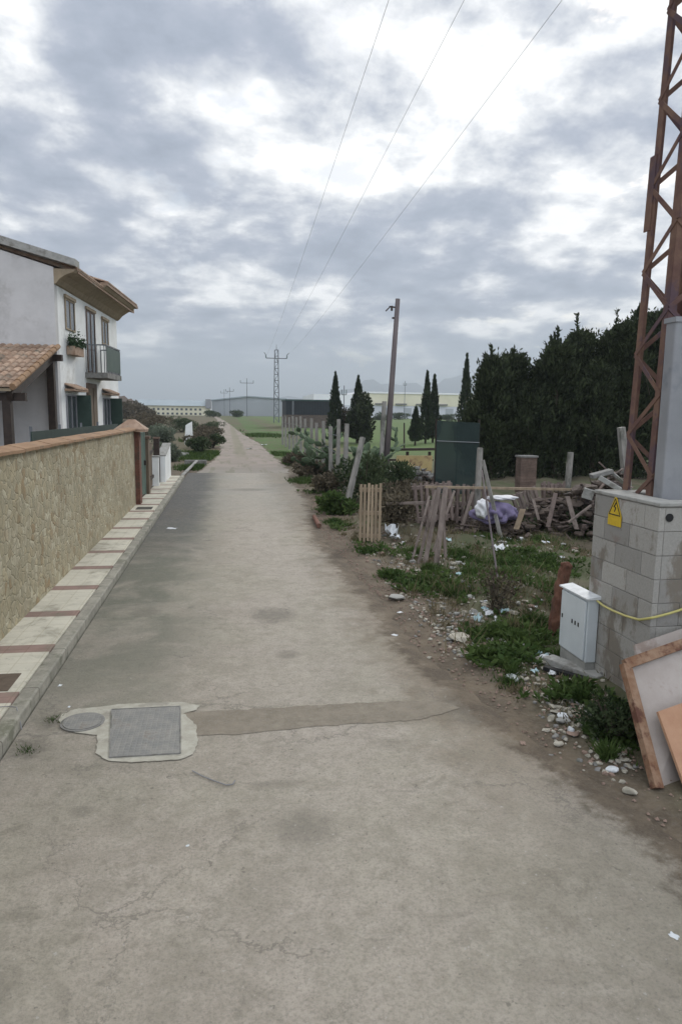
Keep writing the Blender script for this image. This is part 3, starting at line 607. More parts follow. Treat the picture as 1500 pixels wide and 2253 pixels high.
# warning sign
S = [PX(*q_, X0-.012) for q_ in [(1355, 1095), (1337, 1127), (1369, 1127), (1337, 1153), (1369, 1153)]]
ya, yb = 5.715, 5.515
sg = thing('warning_sign', 'yellow electrical danger sign with triangle on the block enclosure', 'sign', (X0-.01, 5.61, 1.65))
def on_face(mb, pts, x0, x1): n = len(pts); return mb.add([(x0, a, b) for a, b in pts]+[(x1, a, b) for a, b in pts], [tuple(range(n)), tuple(range(2*n-1, n-1, -1))]+[(k, n+k, n+(k+1) % n, (k+1) % n) for k in range(n)])
so_ = (X0-.01, 5.61, 1.65)
yc = 5.615
on_face(MB(so_), [(yc+.105, 1.535), (yc+.105, 1.63), (yc+.012, 1.795), (yc-.012, 1.795), (yc-.105, 1.63), (yc-.105, 1.535)], X0-.012, X0-.0055).build('plate', 'sign_yellow', sg)
mk = MB(so_)
def strip(a, b, w_): 
    a = np.array(a); b = np.array(b); d = b-a; d = d/np.hypot(*d); n_ = np.array([-d[1], d[0]])*w_/2
    on_face(mk, [tuple(a-n_), tuple(b-n_), tuple(b+n_), tuple(a+n_)], X0-.0145, X0-.0122)
strip((yc-.09, 1.635), (yc+.09, 1.635), .010); strip((yc+.086, 1.643), (yc, 1.782), .008); strip((yc-.086, 1.643), (yc, 1.782), .008)
strip((yc-.012, 1.745), (yc+.016, 1.705), .014); strip((yc+.018, 1.708), (yc-.014, 1.702), .01); strip((yc-.014, 1.702), (yc+.006, 1.662), .012)
mk.build('danger_mark', 'sign_black', sg)
# meter box
o = (3.38, 6.03, 0)
mx = thing('meter_box', 'white electricity meter cabinet standing against the block enclosure', 'cabinet', o)
MB(o).box(3.345, 3.452, 5.77, 6.28, .18, .80).build('cabinet', 'box_white', mx, bevel=.008)
MB(o).box(3.325, 3.343, 5.79, 6.26, .20, .775).build('door', 'box_white', mx, bevel=.006)
MB(o).prism([(3.315, .802), (3.456, .802), (3.456, .835), (3.315, .815)], (1, 0, 0), (0, 0, 1), ((0, 5.75, 0), (0, 6.30, 0))).build('lid', 'litter_white', mx)
MB(o).box(3.352, 3.45, 5.78, 6.27, -.05, .178).build('plinth', 'concrete', mx)
for yq in (6.22, 6.02, 5.96, 5.90): MB(o).box(3.321, 3.3245, yq-.010, yq+.010, .50, .54).build('vent', 'sign_black', mx)
# yellow hose
tag(MB((3.4, 5, .9)).tube([(3.43, 5.93, .80), (3.425, 5.8, .80), (3.425, 5.66, .775), (3.425, 5.5, .775), (3.425, 5.3, .785), (3.425, 5.1, .81), (3.43, 5.0, .85), (3.47, 4.955, .875), (3.6, 4.95, .905), (3.8, 4.95, .96), (4.1, 4.95, 1.07)], .011, 8).build('yellow_hose', 'yellow_hose', smooth=True),
    'thin yellow hose draped across the concrete block enclosure', 'hose')
# grey conduit
pa = G(1455, 1105, 1.8); zt = PY(1480, 703, 5.42)[2]
cd_ = thing('grey_conduit', 'tall smooth grey metal casing rising out of the block enclosure', 'casing', (3.80, 5.40, .1))
MB((3.80, 5.40, .1)).box(3.70, 3.94, 5.32, 5.46, .1, zt).build('casing', 'steel_grey', cd_, bevel=.02)
MB((3.80, 5.40, .1)).box(3.69, 3.95, 5.31, 5.47, zt-.03, zt+.012).build('top_flange', 'steel_grey', cd_)
# ------------------------------------------------------------ rusty lattice pylon in the enclosure
LB = [G(1401, 1085, 1.9), G(1447, 1100, 1.9)]
def lat(y0): return 3.72
tx0, ty0, wb = 3.72, 5.56, .46      # near-left corner at foot
# slimmer toward the top, leaning slightly
def leg(i, z):
    hw = (wb/2)*(1-.018*z); cx, cy = tx0+wb/2+.018*z, ty0+wb/2
    return np.array([cx+(-hw, hw, hw, -hw)[i], cy+(-hw, -hw, hw, hw)[i], z])
o = (tx0+wb/2, ty0+wb/2, 0)
py_ = thing('lattice_pylon', 'tall rusty lattice power pylon standing in the block enclosure', 'pylon', o)
HT = 9.9
def lbar(mb, a, b, w_, ix, iy):      # an angle iron
    a = np.array(a); b = np.array(b); mb.bar(a+np.array([0, iy*w_/2, 0]), b+np.array([0, iy*w_/2, 0]), .009, w_, up=(0, 1, 0)); mb.bar(a+np.array([ix*w_/2, 0, 0]), b+np.array([ix*w_/2, 0, 0]), w_, .008, up=(0, 1, 0))
for i in range(4):
    ix = (1, -1, -1, 1)[i]; iy = (1, 1, -1, -1)[i]; mb = MB(o); lbar(mb, leg(i, .05), leg(i, HT), .075, ix, iy)
    mb.bar(leg(i, 4.2)+np.array([-ix*.006, 0, 0]), leg(i, 4.85)+np.array([-ix*.006, 0, 0]), .014, .095, up=(0, 1, 0)); mb.build('leg', 'rust', py_)
br = MB(o); z = .5; k = 0; step = .37
while z < HT-.4:
    for fa in range(4):
        i, j = fa, (fa+1) % 4
        a, b = (leg(i, z), leg(j, z+step)) if (k+fa) % 2 == 0 else (leg(j, z), leg(i, z+step))
        nrm = np.array([(0, -1, 0), (1, 0, 0), (0, 1, 0), (-1, 0, 0)][fa], float)
        br.bar(a+nrm*.008, b+nrm*.008, .042, .008, up=nrm)
    z += step; k += 1
br.build('bracing', 'rust', py_)
# far pylon position, then the wires
FP = PY(608, 915, 150); FZ0 = hgt(FP[0], 150)
arm = MB(o); zt_ = 9.55
ends = [(2.25, 6.0), (3.25, 6.0), (4.2, 6.0)]
arm.bar((2.15, ty0+wb/2, 9.3), (5.9, ty0+wb/2, 9.3), .09); arm.build('crossarm', 'rust', py_)
ctr = tx0+wb/2+.18
near = [np.array([ctr-1.6, 5.8, 9.42]), np.array([ctr-.05, 5.8, 10.0]), np.array([ctr+1.25, 5.8, 9.42])]
far = [PY(586, 782, 150), PY(608, 776, 150), PY(634, 779, 150)]
for i in range(3):
    ins = MB(o); ins.cyl(near[i]-np.array([0, 0, .12 if i != 1 else .1]), near[i], .05, .03); ins.build('insulator', 'insulator', py_)
    a, b = near[i], far[i]; pts = []
    for s_ in list(np.linspace(0, .2, 10))+list(np.linspace(.22, 1, 26)):
        q_ = a+(b-a)*s_; q_[2] -= 1.1*4*s_*(1-s_)*.55; pts.append(q_)
    tag(MB(a).tube(pts, .004, 5, .009).build('power_line', 'cable'), ['left', 'middle', 'right'][i]+('most of the three' if i != 1 else ' one of the three')+' overhead power lines crossing the cloudy sky', 'power line', 'overhead power lines')

# far pylon and poles
def far_pylon(x, y, z0, H_, armz, armw, label, w_=.9, group=None):
    o = (x, y, z0); t_ = thing('lattice_pylon', label, 'pylon', o, 0, group)
    lg = MB(o)
    for sx in (-1, 1):
        for sy in (-1, 1): lg.bar((x+sx*w_/2, y+sy*w_/2, z0), (x+sx*w_*.33, y+sy*w_*.33, z0+H_-1.2), .13)
    lg.cyl((x, y, z0+H_-1.3), (x, y, z0+H_), .09, .03, 6)
    n = 12
    for k in range(n):
        za, zb = z0+(H_-1.2)*k/n, z0+(H_-1.2)*(k+1)/n; wa, wb_ = w_/2*(1-.34*k/n), w_/2*(1-.34*(k+1)/n); s_ = 1 if k % 2 else -1
        for sy in (-1, 1): lg.bar((x-s_*wa, y+sy*wa, za), (x+s_*wb_, y+sy*wb_, zb), .06); lg.bar((x-wb_, y+sy*wb_, zb), (x+wb_, y+sy*wb_, zb), .09)
    lg.build('mast', 'galvanised', t_)
    a = MB(o); a.bar((x-armw, y, armz), (x+armw, y, armz), .16); a.build('crossarm', 'galvanised', t_)
    for s_ in (-1, 1):
        q = MB(o); q.cyl((x+s_*armw, y, armz), (x+s_*(armw+.1), y, armz+.75), .14, .10, 8); q.bar((x+s_*(armw+.1), y, armz+.75), (x+s_*(armw+.45), y-.3, armz+1.15), .10); q.build('insulator', 'insulator', t_)
    return t_
far_pylon(FP[0], 150, FZ0, PY(608, 757, 150)[2]-FZ0, PY(608, 788, 150)[2], 2.2, 'small grey lattice pylon with one crossarm standing in the far field', 1.1)
def far_pole(px, pt, y, label, cw=2.2, r=.14):
    a = PY(px, pt, y); z0 = hgt(a[0], y); o = (a[0], y, z0); t_ = thing('power_pole', label, 'pole', o, 0, 'distant power poles')
    MB(o).cyl((a[0], y, z0), (a[0], y, a[2]), r, r*.7, 6).build('shaft', 'galvanised', t_)
    z = a[2]-1.6
    MB(o).bar((a[0]-cw, y, z), (a[0]+cw, y, z), r*1.2).build('crossarm', 'galvanised', t_)
    for s_ in (-1, 0, 1): MB(o).cyl((a[0]+s_*cw, y, z), (a[0]+s_*cw, y, z+.9), r*.8, n=6).build('insulator', 'insulator', t_)
far_pole(543, 832, 240, 'distant power pole with short crossarm left of the lattice pylon')
far_pole(505, 852, 290, 'very distant thin pole above the grey warehouse left end', 1.6)
far_pole(493, 856, 295, 'faintest thin pole leftmost above the grey warehouse', 1.4, .11)
far_pole(757, 848, 120, 'thin dark pole between the two nearest cypress trees', .4, .10)
far_pole(891, 838, 250, 'thin pole rising above the cream factory right of leaning pole', .5, .12)

# ------------------------------------------------------------ distant buildings
def rib_wall(mb, x0, x1, y, z0, z1, pitch, d=.12):
    n = int((x1-x0)/pitch)
    for k in range(n): mb.box(x0+k*pitch, x0+(k+.5)*pitch, y-d, y-.002, z0, z1)
# yellow two-row-of-windows building
b0, b1 = PY(305, 890, 290), PY(460, 890, 290); z0 = 1.2; zr = PY(380, 894, 290)[2]
o = ((b0[0]+b1[0])/2, 290, z0); yb_ = thing('long_building', 'long low ochre building with two rows of square windows, far left', 'building', o)
MB(o).box(b0[0], b1[0], 290, 305, z0-1, zr+.3).build('wall', 'cream_render', yb_)
q = MB(o); zt = PY(380, 884, 290)[2]; q.prism([(289.2, zr+.3), (305.6, zr+.3), (300, zt+.9), (295, zt+.9)], (0, 1, 0), (0, 0, 1), ((b0[0]-.6, 0, 0), (b1[0]-1.5, 0, 0))); q.build('roof', 'metal_roof', yb_)
MB(o).box(b1[0]-1.4, b1[0]+.6, 289, 306, zr-.6, zt+1.3).build('end_tower', 'steel_grey', yb_)
n = 13
for k in range(n):
    for zz_ in (PY(380, 900, 290)[2], PY(380, 911.5, 290)[2]):
        if zz_ < z0+.6: zz_ = z0+.7
        x = b0[0]+2.2+k*(b1[0]-b0[0]-4)/n
        MB(o).box(x-.45, x+.45, 289.9, 289.996, zz_-.42, zz_+.42).build('window', 'glass', yb_)
# grey warehouse
b0, b1 = PY(461, 890, 310), PY(628, 890, 310); zl, zm, zr = PY(461, 882, 310)[2], PY(545, 873, 310)[2], PY(628, 879, 310)[2]
o = ((b0[0]+b1[0])/2, 310, 1.2); gwh = thing('warehouse', 'wide grey corrugated warehouse with shallow gable beyond the field', 'warehouse', o)
xm = (b0[0]+b1[0])/2
MB(o).prism([(b0[0], 0), (b1[0], 0), (b1[0], zr), (xm, zm), (b0[0], zl)], (1, 0, 0), (0, 0, 1), ((0, 310, 0), (0, 360, 0))).build('wall', 'metal_cladding', gwh)
q = MB(o); rib_wall(q, b0[0], b1[0], 310, .9, min(zl, zr)-.2, .9, .1); q.build('cladding_ribs', 'metal_cladding', gwh)
q = MB(o); q.prism([(b0[0]-.5, zl), (xm, zm), (b1[0]+.5, zr), (b1[0]+.5, zr+.5), (xm, zm+.5), (b0[0]-.5, zl+.5)], (1, 0, 0), (0, 0, 1), ((0, 309.2, 0), (0, 361, 0))); q.build('roof', 'metal_roof', gwh)
MB(o).box(b0[0]-.05, b0[0]+1.1, 309.6, 309.85, 1, zl+.1).build('corner_post', 'metal_white', gwh)
# dark shed
b0, b1 = PY(629, 890, 112), PY(738, 890, 112); zt = PY(680, 879, 112)[2]; z0 = hgt(b0[0], 112); zb = PY(629, 912, 112)[2]
o = ((b0[0]+b1[0])/2, 112, z0); ds = thing('dark_shed', 'long dark green and black metal shed behind the fence posts', 'shed', o)
MB(o).box(b0[0], b1[0], 112, 120, z0, zb).build('plinth', 'brown_junk', ds)
MB(o).box(b0[0]+.02, b1[0]-.02, 112.02, 119.9, zb+.002, zt-.25).build('wall', 'shed_dark', ds)
q = MB(o); rib_wall(q, b0[0]+.05, b1[0]-.1, 112.02, zb+.01, zt-.3, .45, .07); q.build('cladding_ribs', 'shed_dark', ds)
MB(o).box(b0[0]-.1, b1[0]+.1, 111.8, 120.2, zt-.248, zt).build('roof', 'shed_roof', ds)
MB(o).box(b0[0]+1.0, b0[0]+1.28, 111.88, 111.94, zb, zt-.25).build('downpipe', 'galvanised', ds)
# white and cream factory
b0, b1 = PY(690, 890, 262), PY(1055, 890, 262); zt = PY(900, 865, 262)[2]; zs = PY(900, 893, 262)[2]
o = ((b0[0]+b1[0])/2, 262, 1.2); fc = thing('factory', 'long factory with cream upper band and pale grey lower wall behind cypresses', 'factory', o)
MB(o).box(b0[0], b1[0], 262, 300, 0, zs).build('lower_wall', 'factory_grey', fc)
MB(o).box(b0[0]+18, b1[0], 261.9, 300, zs+.002, zt-.3).build('upper_band', 'cream_render', fc)
MB(o).box(b0[0], b0[0]+17.9, 262.1, 300, zs+.002, zt-.9).build('side_block', 'metal_white', fc)
MB(o).box(b0[0]+17.8, b1[0]+.3, 261.6, 300.3, zt-.298, zt+.35).build('parapet', 'metal_white', fc)
for k in range(4):
    x = PY(838+k*45, 885, 261)[0]; 
    MB(o).box(x-2.2, x+2.2, 261.0, 261.85, zs+.35, zs+.9).build('canopy', 'concrete_dark', fc)
for k in range(7):
    x = b0[0]+20+k*8.5
    MB(o).box(x-1.6, x+1.6, 261.9, 261.99, 2.0, zs-.8).build('roller_door', 'metal_cladding', fc)

# ------------------------------------------------------------ vegetation builders
def leaves(mb, P, N_, lx, ly, jit=.5):
    n = len(P); a = N_/np.linalg.norm(N_, axis=1)[:, None]; rnd = RG.normal(0, 1, (n, 3)); b = np.cross(a, rnd); b /= np.linalg.norm(b, axis=1)[:, None]
    l = lx*RG.uniform(.6, 1.4, (n, 1)); w_ = ly*RG.uniform(.6, 1.4, (n, 1))
    V = np.stack([P-b*w_, P+a*l*.5-b*w_*.3+0, P+a*l, P+b*w_], 1).reshape(-1, 3); V[1::4] = P-b*w_*1.0+a*l*.55; V[3::4] = P+b*w_*1.0+a*l*.45; V[0::4] = P-a*l*.1
    Fq = np.arange(n*4).reshape(-1, 4); mb.arr(V, Fq)
def cypress(x, y, h, r, label, n=3500, mat='cypress_leaf', leaf=.3, group=None, name='cypress_tree', base=.3, lean=0.):
    z0 = hgt(x, y); o = (x, y, z0); t_ = thing(name, label, 'tree', o, 0, group)
    tm = MB(o); tm.cyl((x, y, z0-.1), (x+lean, y, z0+h*.8), r*.14+.03, .02, 8)
    for k in range(8):
        a_ = random.uniform(0, 6.28); zz_ = z0+h*random.uniform(.1, .6); tm.cyl((x, y, zz_), (x+math.cos(a_)*r*.6, y+math.sin(a_)*r*.6, zz_+h*.12), .03, .01, 5)
    tm.build('trunk', 'bark', t_, smooth=True)
    u = RG.uniform(0, 1, n)**.85; prof = r*np.where(u < .25, .55+.45*np.sqrt(u/.25), np.abs(1-np.clip((u-.25)/.75, 0, 1))**.85)
    th = RG.uniform(0, 6.28, n); lump = 1+.28*np.sin(th*3+u*11+x)+.22*np.sin(th*5-u*23+y)
    rr = prof*lump*np.sqrt(RG.uniform(.25, 1, n)); P = np.stack([x+lean*u+rr*np.cos(th), y+rr*np.sin(th), z0+base+u*(h-base)], 1)
    N_ = np.stack([.35*np.cos(th), .35*np.sin(th), np.full(n, 1.)], 1)+RG.normal(0, .25, (n, 3))
    m_ = n//14; uu = RG.uniform(.82, 1.06, m_); P = np.concatenate([P, np.stack([x+lean+RG.normal(0, .035, m_), y+RG.normal(0, .035, m_), z0+uu*h], 1)]); N_ = np.concatenate([N_, np.tile([0., 0., 1.], (m_, 1))+RG.normal(0, .2, (m_, 3))])
    cm = MB(o); leaves(cm, P, N_, leaf*.8, leaf*.17); cm.build('crown', mat, t_)
    return t_
for px, pt, y, r, lb, wbs in [(738, 830, 60, .62, 'slender dark cypress left of the pair near the dark shed', 0), (788, 838, 60, .8, 'shaggier cypress beside the bushy tree, right of the thin pole', 0),
                         (940, 827, 60, .55, 'tallest narrow cypress right of the leaning utility pole', 0), (956, 836, 62, .62, 'second cypress touching the narrow one, slightly shorter', 0), (1027, 792, 58, .62, 'tall pointed cypress at left end of the dark hedge', 0),
                         (915, 903, 56, .45, 'small young cypress left of the two narrow ones', 0)]:
    a = PY(px, pt, y); cypress(a[0], y, a[2]-hgt(a[0], y), r, lb, group='cypresses in the field')
def bushy(x, y, h, r, label, mat, n=2500, leaf=.16, name='shrub', cat='shrub', group=None, zc=.5, flat=1., stems=9, stem_m='bark'):
    z0 = hgt(x, y); o = (x, y, z0); t_ = thing(name, label, cat, o, 0, group)
    sm = MB(o)
    for k in range(stems):
        a_ = random.uniform(0, 6.28); rr = r*random.uniform(.3, .85); e = (x+math.cos(a_)*rr, y+math.sin(a_)*rr*flat, z0+h*random.uniform(.5, .95)); mid = (x+math.cos(a_)*rr*.4, y+math.sin(a_)*rr*.4*flat, z0+h*.35)
        sm.tube([(x+random.uniform(-.1, .1), y, z0-.05), mid, e], .02+.01*h, 5, .006)
    sm.build('stems', stem_m, t_)
    ncl = 14; cc = RG.normal(0, 1, (ncl, 3)); cc /= np.linalg.norm(cc, axis=1)[:, None]; cc *= RG.uniform(.35, .8, (ncl, 1))
    idx = RG.integers(0, ncl, n); q_ = RG.normal(0, 1, (n, 3)); q_ /= np.linalg.norm(q_, axis=1)[:, None]; q_ *= RG.uniform(.3, 1, (n, 1))**.4*.38
    U = cc[idx]+q_; P = np.stack([x+U[:, 0]*r, y+U[:, 1]*r*flat, z0+h*zc+U[:, 2]*h*.5], 1); P[:, 2] = np.maximum(P[:, 2], z0+.01)
    cm = MB(o); leaves(cm, P, q_+RG.normal(0, .35, (n, 3))+np.array([0, 0, .3]), leaf, leaf*.28); cm.build('leaves', mat, t_); return t_
bushy(PY(800, 900, 58)[0], 58, 4.3, 1.5, 'rounded dark bushy tree right of the shaggier cypress', 'hedge_leaf', 5000, .25, 'bushy_tree', 'tree')
bushy(PY(762, 900, 61)[0], 61, 3.2, 1.0, 'brownish bare twiggy tree between the two near cypresses', 'brown_twig', 2200, .22, 'bare_tree', 'tree')

# tall dark hedge of conifers at the right: each a tree
hd = [(1058, 870, 27.0, .75), (1088, 775, 26.5, .95), (1130, 770, 27.5, .95), (1168, 850, 26.2, .9), (1200, 790, 27.2, .85), (1232, 738, 26.5, 1.0), (1280, 716, 27.6, 1.0), (1318, 790, 26.3, .9), (1352, 712, 27.2, 1.0), (1392, 700, 26.5, 1.15), (1432, 672, 27.5, 1.7), (1480, 690, 26.5, 1.8)]
hl = ['shortest dark conifer at left end of the tall hedge', 'round shouldered dark conifer, second in the hedge', 'dark conifer with twin tips above the green screen end', 'lower dark conifer filling a dip in the hedge', 'dark conifer above the brick chimney block',
      'dark conifer with feathery outstretched branches in the hedge', 'spiky open topped conifer in middle of hedge', 'dark conifer in the dip right of the spiky one', 'tall dense conifer left of the rusty pylon', 'dark conifer seen right against the pylon left leg', 'tall dark conifer seen through the pylon lattice', 'dark conifer behind the grey metal casing']
for (px, pt, y, r), lb in zip(hd, hl):
    a = PY(px, pt, y); x = a[0]; h = a[2]; o = (x, y, 0); t_ = thing('conifer_tree', lb, 'tree', o, 0, 'conifers of the tall dark hedge')
    tm = MB(o); tm.cyl((x, y, -.1), (x, y, h*.85), .14, .03, 8)
    cl = MB(o); Ps, Ns = [], []
    for k in range(64):      # limbs that end in feathery sprays
        u = random.random()**.8; zz_ = .35+u*(h-.9); a_ = random.uniform(0, 6.28); rr = r*(1.2-.98*u**1.3)*random.uniform(.55, 1.2)
        e = np.array([x+math.cos(a_)*rr, y+math.sin(a_)*rr, min(zz_+rr*random.uniform(.7, 1.5), h*random.uniform(.86, .97))]); b_ = np.array([x, y, zz_])
        if k % 3 == 0: tm.tube([b_, (b_+e)/2+np.array([0, 0, -.05]), e], .035, 5, .008)
        n = 330; s_ = RG.uniform(.15, 1.05, n)[:, None]; c_ = b_+(e-b_)*s_+RG.normal(0, 1, (n, 3))*(.05+.17*(1-np.abs(s_-.45)))*np.array([1, 1, .9])
        Ps.append(c_); dv = (e-b_)/np.linalg.norm(e-b_); Ns.append(dv*.9+np.array([0, 0, .5])+RG.normal(0, .45, (n, 3)))
    for k in range(14):       # leaders and feathery side sprays against the sky
        dxx = random.uniform(-1.05, 1.05); e = np.array([x+dxx*r, y+random.uniform(-.5, .5), h*(1.05-.40*abs(dxx)**1.2)*random.uniform(.88, 1.05)]); b_ = np.array([x+(e[0]-x)*.45, y, e[2]-h*random.uniform(.2, .3)]); n = 150
        s_ = RG.uniform(0, 1, n)[:, None]; Ps.append(b_+(e-b_)*s_+RG.normal(0, 1, (n, 3))*.085*(1.05-s_)); Ns.append((e-b_)/np.linalg.norm(e-b_)+RG.normal(0, .4, (n, 3)))
    n = 1800; th = RG.uniform(0, 6.28, n); Ps.append(np.stack([x+r*1.05*RG.uniform(.2, 1, n)*np.cos(th), y+r*.9*np.sin(th), RG.uniform(.0, 2.2, n)], 1)); Ns.append(np.stack([np.cos(th)*.5, np.sin(th)*.5, np.ones(n)], 1)+RG.normal(0, .4, (n, 3)))
    tm.build('trunk', 'bark', t_, smooth=True)
    P = np.concatenate(Ps); P[:, 2] = np.maximum(P[:, 2], .05); leaves(cl, P, np.concatenate(Ns), .17, .035); cl.build('crown', 'hedge_leaf', t_)

# prickly pears and bramble along the right fence
def opuntia(x, y, h, label, n=34, sp=.9):
    z0 = hgt(x, y); o = (x, y, z0); mb = MB(o); tips = [(np.array([x+random.uniform(-.4, .4)*sp, y+random.uniform(-.4, .4)*sp, z0]), np.array([random.gauss(0, .3), random.gauss(0, .3), 1.])) for _ in range(5)]
    for k in range(n):
        b_, d = random.choice(tips[-10:]) if random.random() < .7 else random.choice(tips)
        if b_[2] > z0+h-.2: continue
        d = d+RG.normal(0, .55, 3)*np.array([sp, sp, .6]); d[2] = abs(d[2])*.8+.15; d /= np.linalg.norm(d); L2 = random.uniform(.26, .40); W2 = L2*.34
        nr = np.cross(d, RG.normal(0, 1, 3)); nr /= np.linalg.norm(nr); sd_ = np.cross(d, nr); rows = []
        for i in range(7):
            s_ = i/6; ww_ = W2*math.sin(math.pi*min(1, .08+s_*.92))**.6 if i < 6 else .02
            tt = .022
            for q_ in range(8):
                an = q_*math.pi/4; rows.append(b_+d*L2*s_+sd_*ww_*math.cos(an)+nr*tt*math.sin(an)*(1 if 0 < i < 6 else .3))
        mb.add(rows, [(i*8+q_, i*8+(q_+1) % 8, (i+1)*8+(q_+1) % 8, (i+1)*8+q_) for i in range(6) for q_ in range(8)]+[tuple(range(48, 56))])
        tips.append((b_+d*L2*.96, d)); tips.append((b_+d*L2*.85+sd_*W2*.6, d+sd_*.6))
    o_ = mb.build('prickly_pear', 'cactus_pad', smooth=True); return tag(o_, label, 'cactus', 'prickly pears along the fence')
for px, py, h, lb in [(702, 1030, 1.9, 'prickly pear behind the farthest fence posts'), (718, 1050, 2.3, 'tall prickly pear just left of the paired fence posts'), (735, 1040, 2.2, 'prickly pear directly behind the paired fence posts'), (775, 1055, 2.0, 'prickly pear right of the paired fence posts'), (790, 1065, 1.6, 'lower prickly pear next to the leaning post'), (815, 1060, 1.3, 'smallest prickly pear left of the utility pole')]:
    a = G(px, py); opuntia(a[0], a[1], h, lb, 60)
for px, py, h, r, mat, lb, lf, n in [(660, 1025, .55, .8, 'brown_twig', 'dry brown bramble at the foot of the far fence posts', .18, 1500), (690, 1050, .6, .9, 'brown_twig', 'grey brown bramble nearer along the fence line', .16, 1800), (722, 1085, .6, .6, 'brown_twig', 'dark dry bramble left of the paired posts', .13, 1600),
                       (800, 1110, 1.3, .8, 'shrub_leaf', 'dark green shrub behind the standing pallet', .10, 2200), (860, 1100, 1.2, .9, 'shrub_leaf', 'dark green shrub at foot of the utility pole', .10, 2600), (900, 1130, .8, .8, 'brown_twig', 'dry twiggy shrub behind the leaning planks', .10, 1800),
                       (865, 1170, .7, .6, 'brown_twig', 'low dry shrub right of the standing pallet', .09, 1400), (960, 1150, .6, .5, 'shrub_leaf', 'green weeds against the pallet fence', .08, 1200), (1110, 1165, .5, .8, 'shrub_leaf', 'weedy growth under the purple cloth heap', .08, 1400),
                       (1230, 1160, .8, .6, 'brown_twig', 'dry bush in front of the junk near block enclosure', .09, 1500), (1285, 1180, .7, .5, 'shrub_leaf', 'leafy weed clump beside the block enclosure corner', .08, 1500), (745, 1130, .5, .5, 'grass_blade', 'bright green weed clump at the road edge before leaning post', .12, 1500),
                       (1352, 1632, .30, .22, 'shrub_leaf', 'dark weed growing between enclosure and rusty sheets', .04, 900), (1090, 1350, .55, .28, 'brown_twig', 'dead twiggy plant around the metal stake', .05, 500), (1330, 1620, .3, .28, 'shrub_leaf', 'low dark weed at foot of block enclosure', .035, 800)]:
    a = G(px, py); bushy(a[0], a[1], h, r, lb, mat, n, lf)
# left of the track
for px, py, h, r, mat, lb, n in [(395, 1015, .9, .8, 'pale_leaf', 'pale green shrub behind the low white wall', 2200), (440, 985, 1.2, 1.2, 'brown_twig', 'brown scrub left of the dirt track', 2600), (452, 965, 1.4, 1.6, 'brown_twig', 'farther brown scrub along the left of dirt track', 2600), (378, 975, 1.5, 1.5, 'pale_leaf', 'broad pale green shrub beyond the gates', 3000),
                          (350, 965, 2.2, 2.0, 'brown_twig', 'brown scrub rising above the wooden gate', 3000), (400, 952, 2.0, 2.5, 'shrub_leaf', 'distant green shrub below the ochre building', 3000), (468, 985, 1.0, .9, 'shrub_leaf', 'rounded green shrub hugging the left track edge', 1500), (455, 972, 1.1, 1.0, 'brown_twig', 'brown leafless scrub behind the rounded green shrub', 2200), (436, 1000, 1.1, .8, 'shrub_leaf', 'green shrub behind the culvert edge', 1500), (458, 950, 1.5, 2.2, 'shrub_leaf', 'green shrub at the bend of the dirt track', 2200), (330, 955, 2.4, 2.2, 'brown_twig', 'tall brown scrub just right of the brick pillar', 3000)]:
    a = G(px, py); bushy(a[0]-(.6 if px < 400 else 0), a[1], h, r, lb, mat, n, .16)
for k, (px, pt, y) in enumerate([(265, 880, 140), (285, 885, 150), (300, 893, 145), (320, 898, 155)]):
    a = PY(px, pt, y); bushy(a[0], y, a[2]-hgt(a[0], y)+.3, 3.2, ['bare brown tree directly right of the house', 'bare brown tree second from the house', 'lower bare brown tree third from the house', 'smallest bare brown tree left of the ochre building'][k], 'brown_twig', 2200, .4, 'bare_tree', 'tree', 'bare trees behind the house')
for k, (px, y) in enumerate([(470, 215), (520, 225), (700, 230), (835, 200), (880, 215), (985, 190)]):
    a = PY(px, 915, y); bushy(a[0], y, 2.2, 3.5, ['low scrub clump where the track disappears', 'low scrub clump in front of the grey warehouse', 'low scrub clump below dark shed end', 'low scrub clump left of factory doors', 'low scrub clump under factory canopy', 'low scrub clump at right of the factory'][k], 'shrub_leaf', 1200, .4)

# ------------------------------------------------------------ grass
def blades(name, mat, spots, label=None, hh=(.05, .16)):
    Vs = []
    for x, y, r, n, hs in spots:
        a_ = RG.uniform(0, 6.28, n); rr = r*np.abs(RG.normal(0, .5, n)); bx = x+rr*np.cos(a_); by = y+rr*np.sin(a_)*1.2
        keep = np.where(by > 26.8, (bx < np.interp(by, [q[1] for q in tl], [q[0] for q in tl])-.1) | (bx > np.interp(by, [q[1] for q in tr_], [q[0] for q in tr_])+.1), (bx > 2.15) | (x < 2)); bx, by = bx[keep], by[keep]; n = len(bx)
        if n == 0: continue
        bz = np.array([hgt(p, q) for p, q in zip(bx, by)])-.012; h_ = RG.uniform(*hh, n)*hs; th = RG.uniform(0, 6.28, n); w_ = (.004+.012*np.minimum(h_, .12)/.15)*np.maximum(1., by/14.)*(.5 if hs > 2 and y < 20 else 1.)
        B = np.stack([bx, by, bz], 1); D = np.stack([np.cos(th)*w_, np.sin(th)*w_, 0*th], 1); tip = B+np.stack([RG.normal(0, .5, n)*h_, RG.normal(0, .5, n)*h_, h_], 1)
        Vs.append(np.stack([B-D, B+D, tip], 1).reshape(-1, 3))
    V = np.concatenate(Vs); mb = MB(); mb.arr(V, np.arange(len(V)).reshape(-1, 3)); return tag(mb.build(name, mat), label, None, None, 'stuff')
sp = []
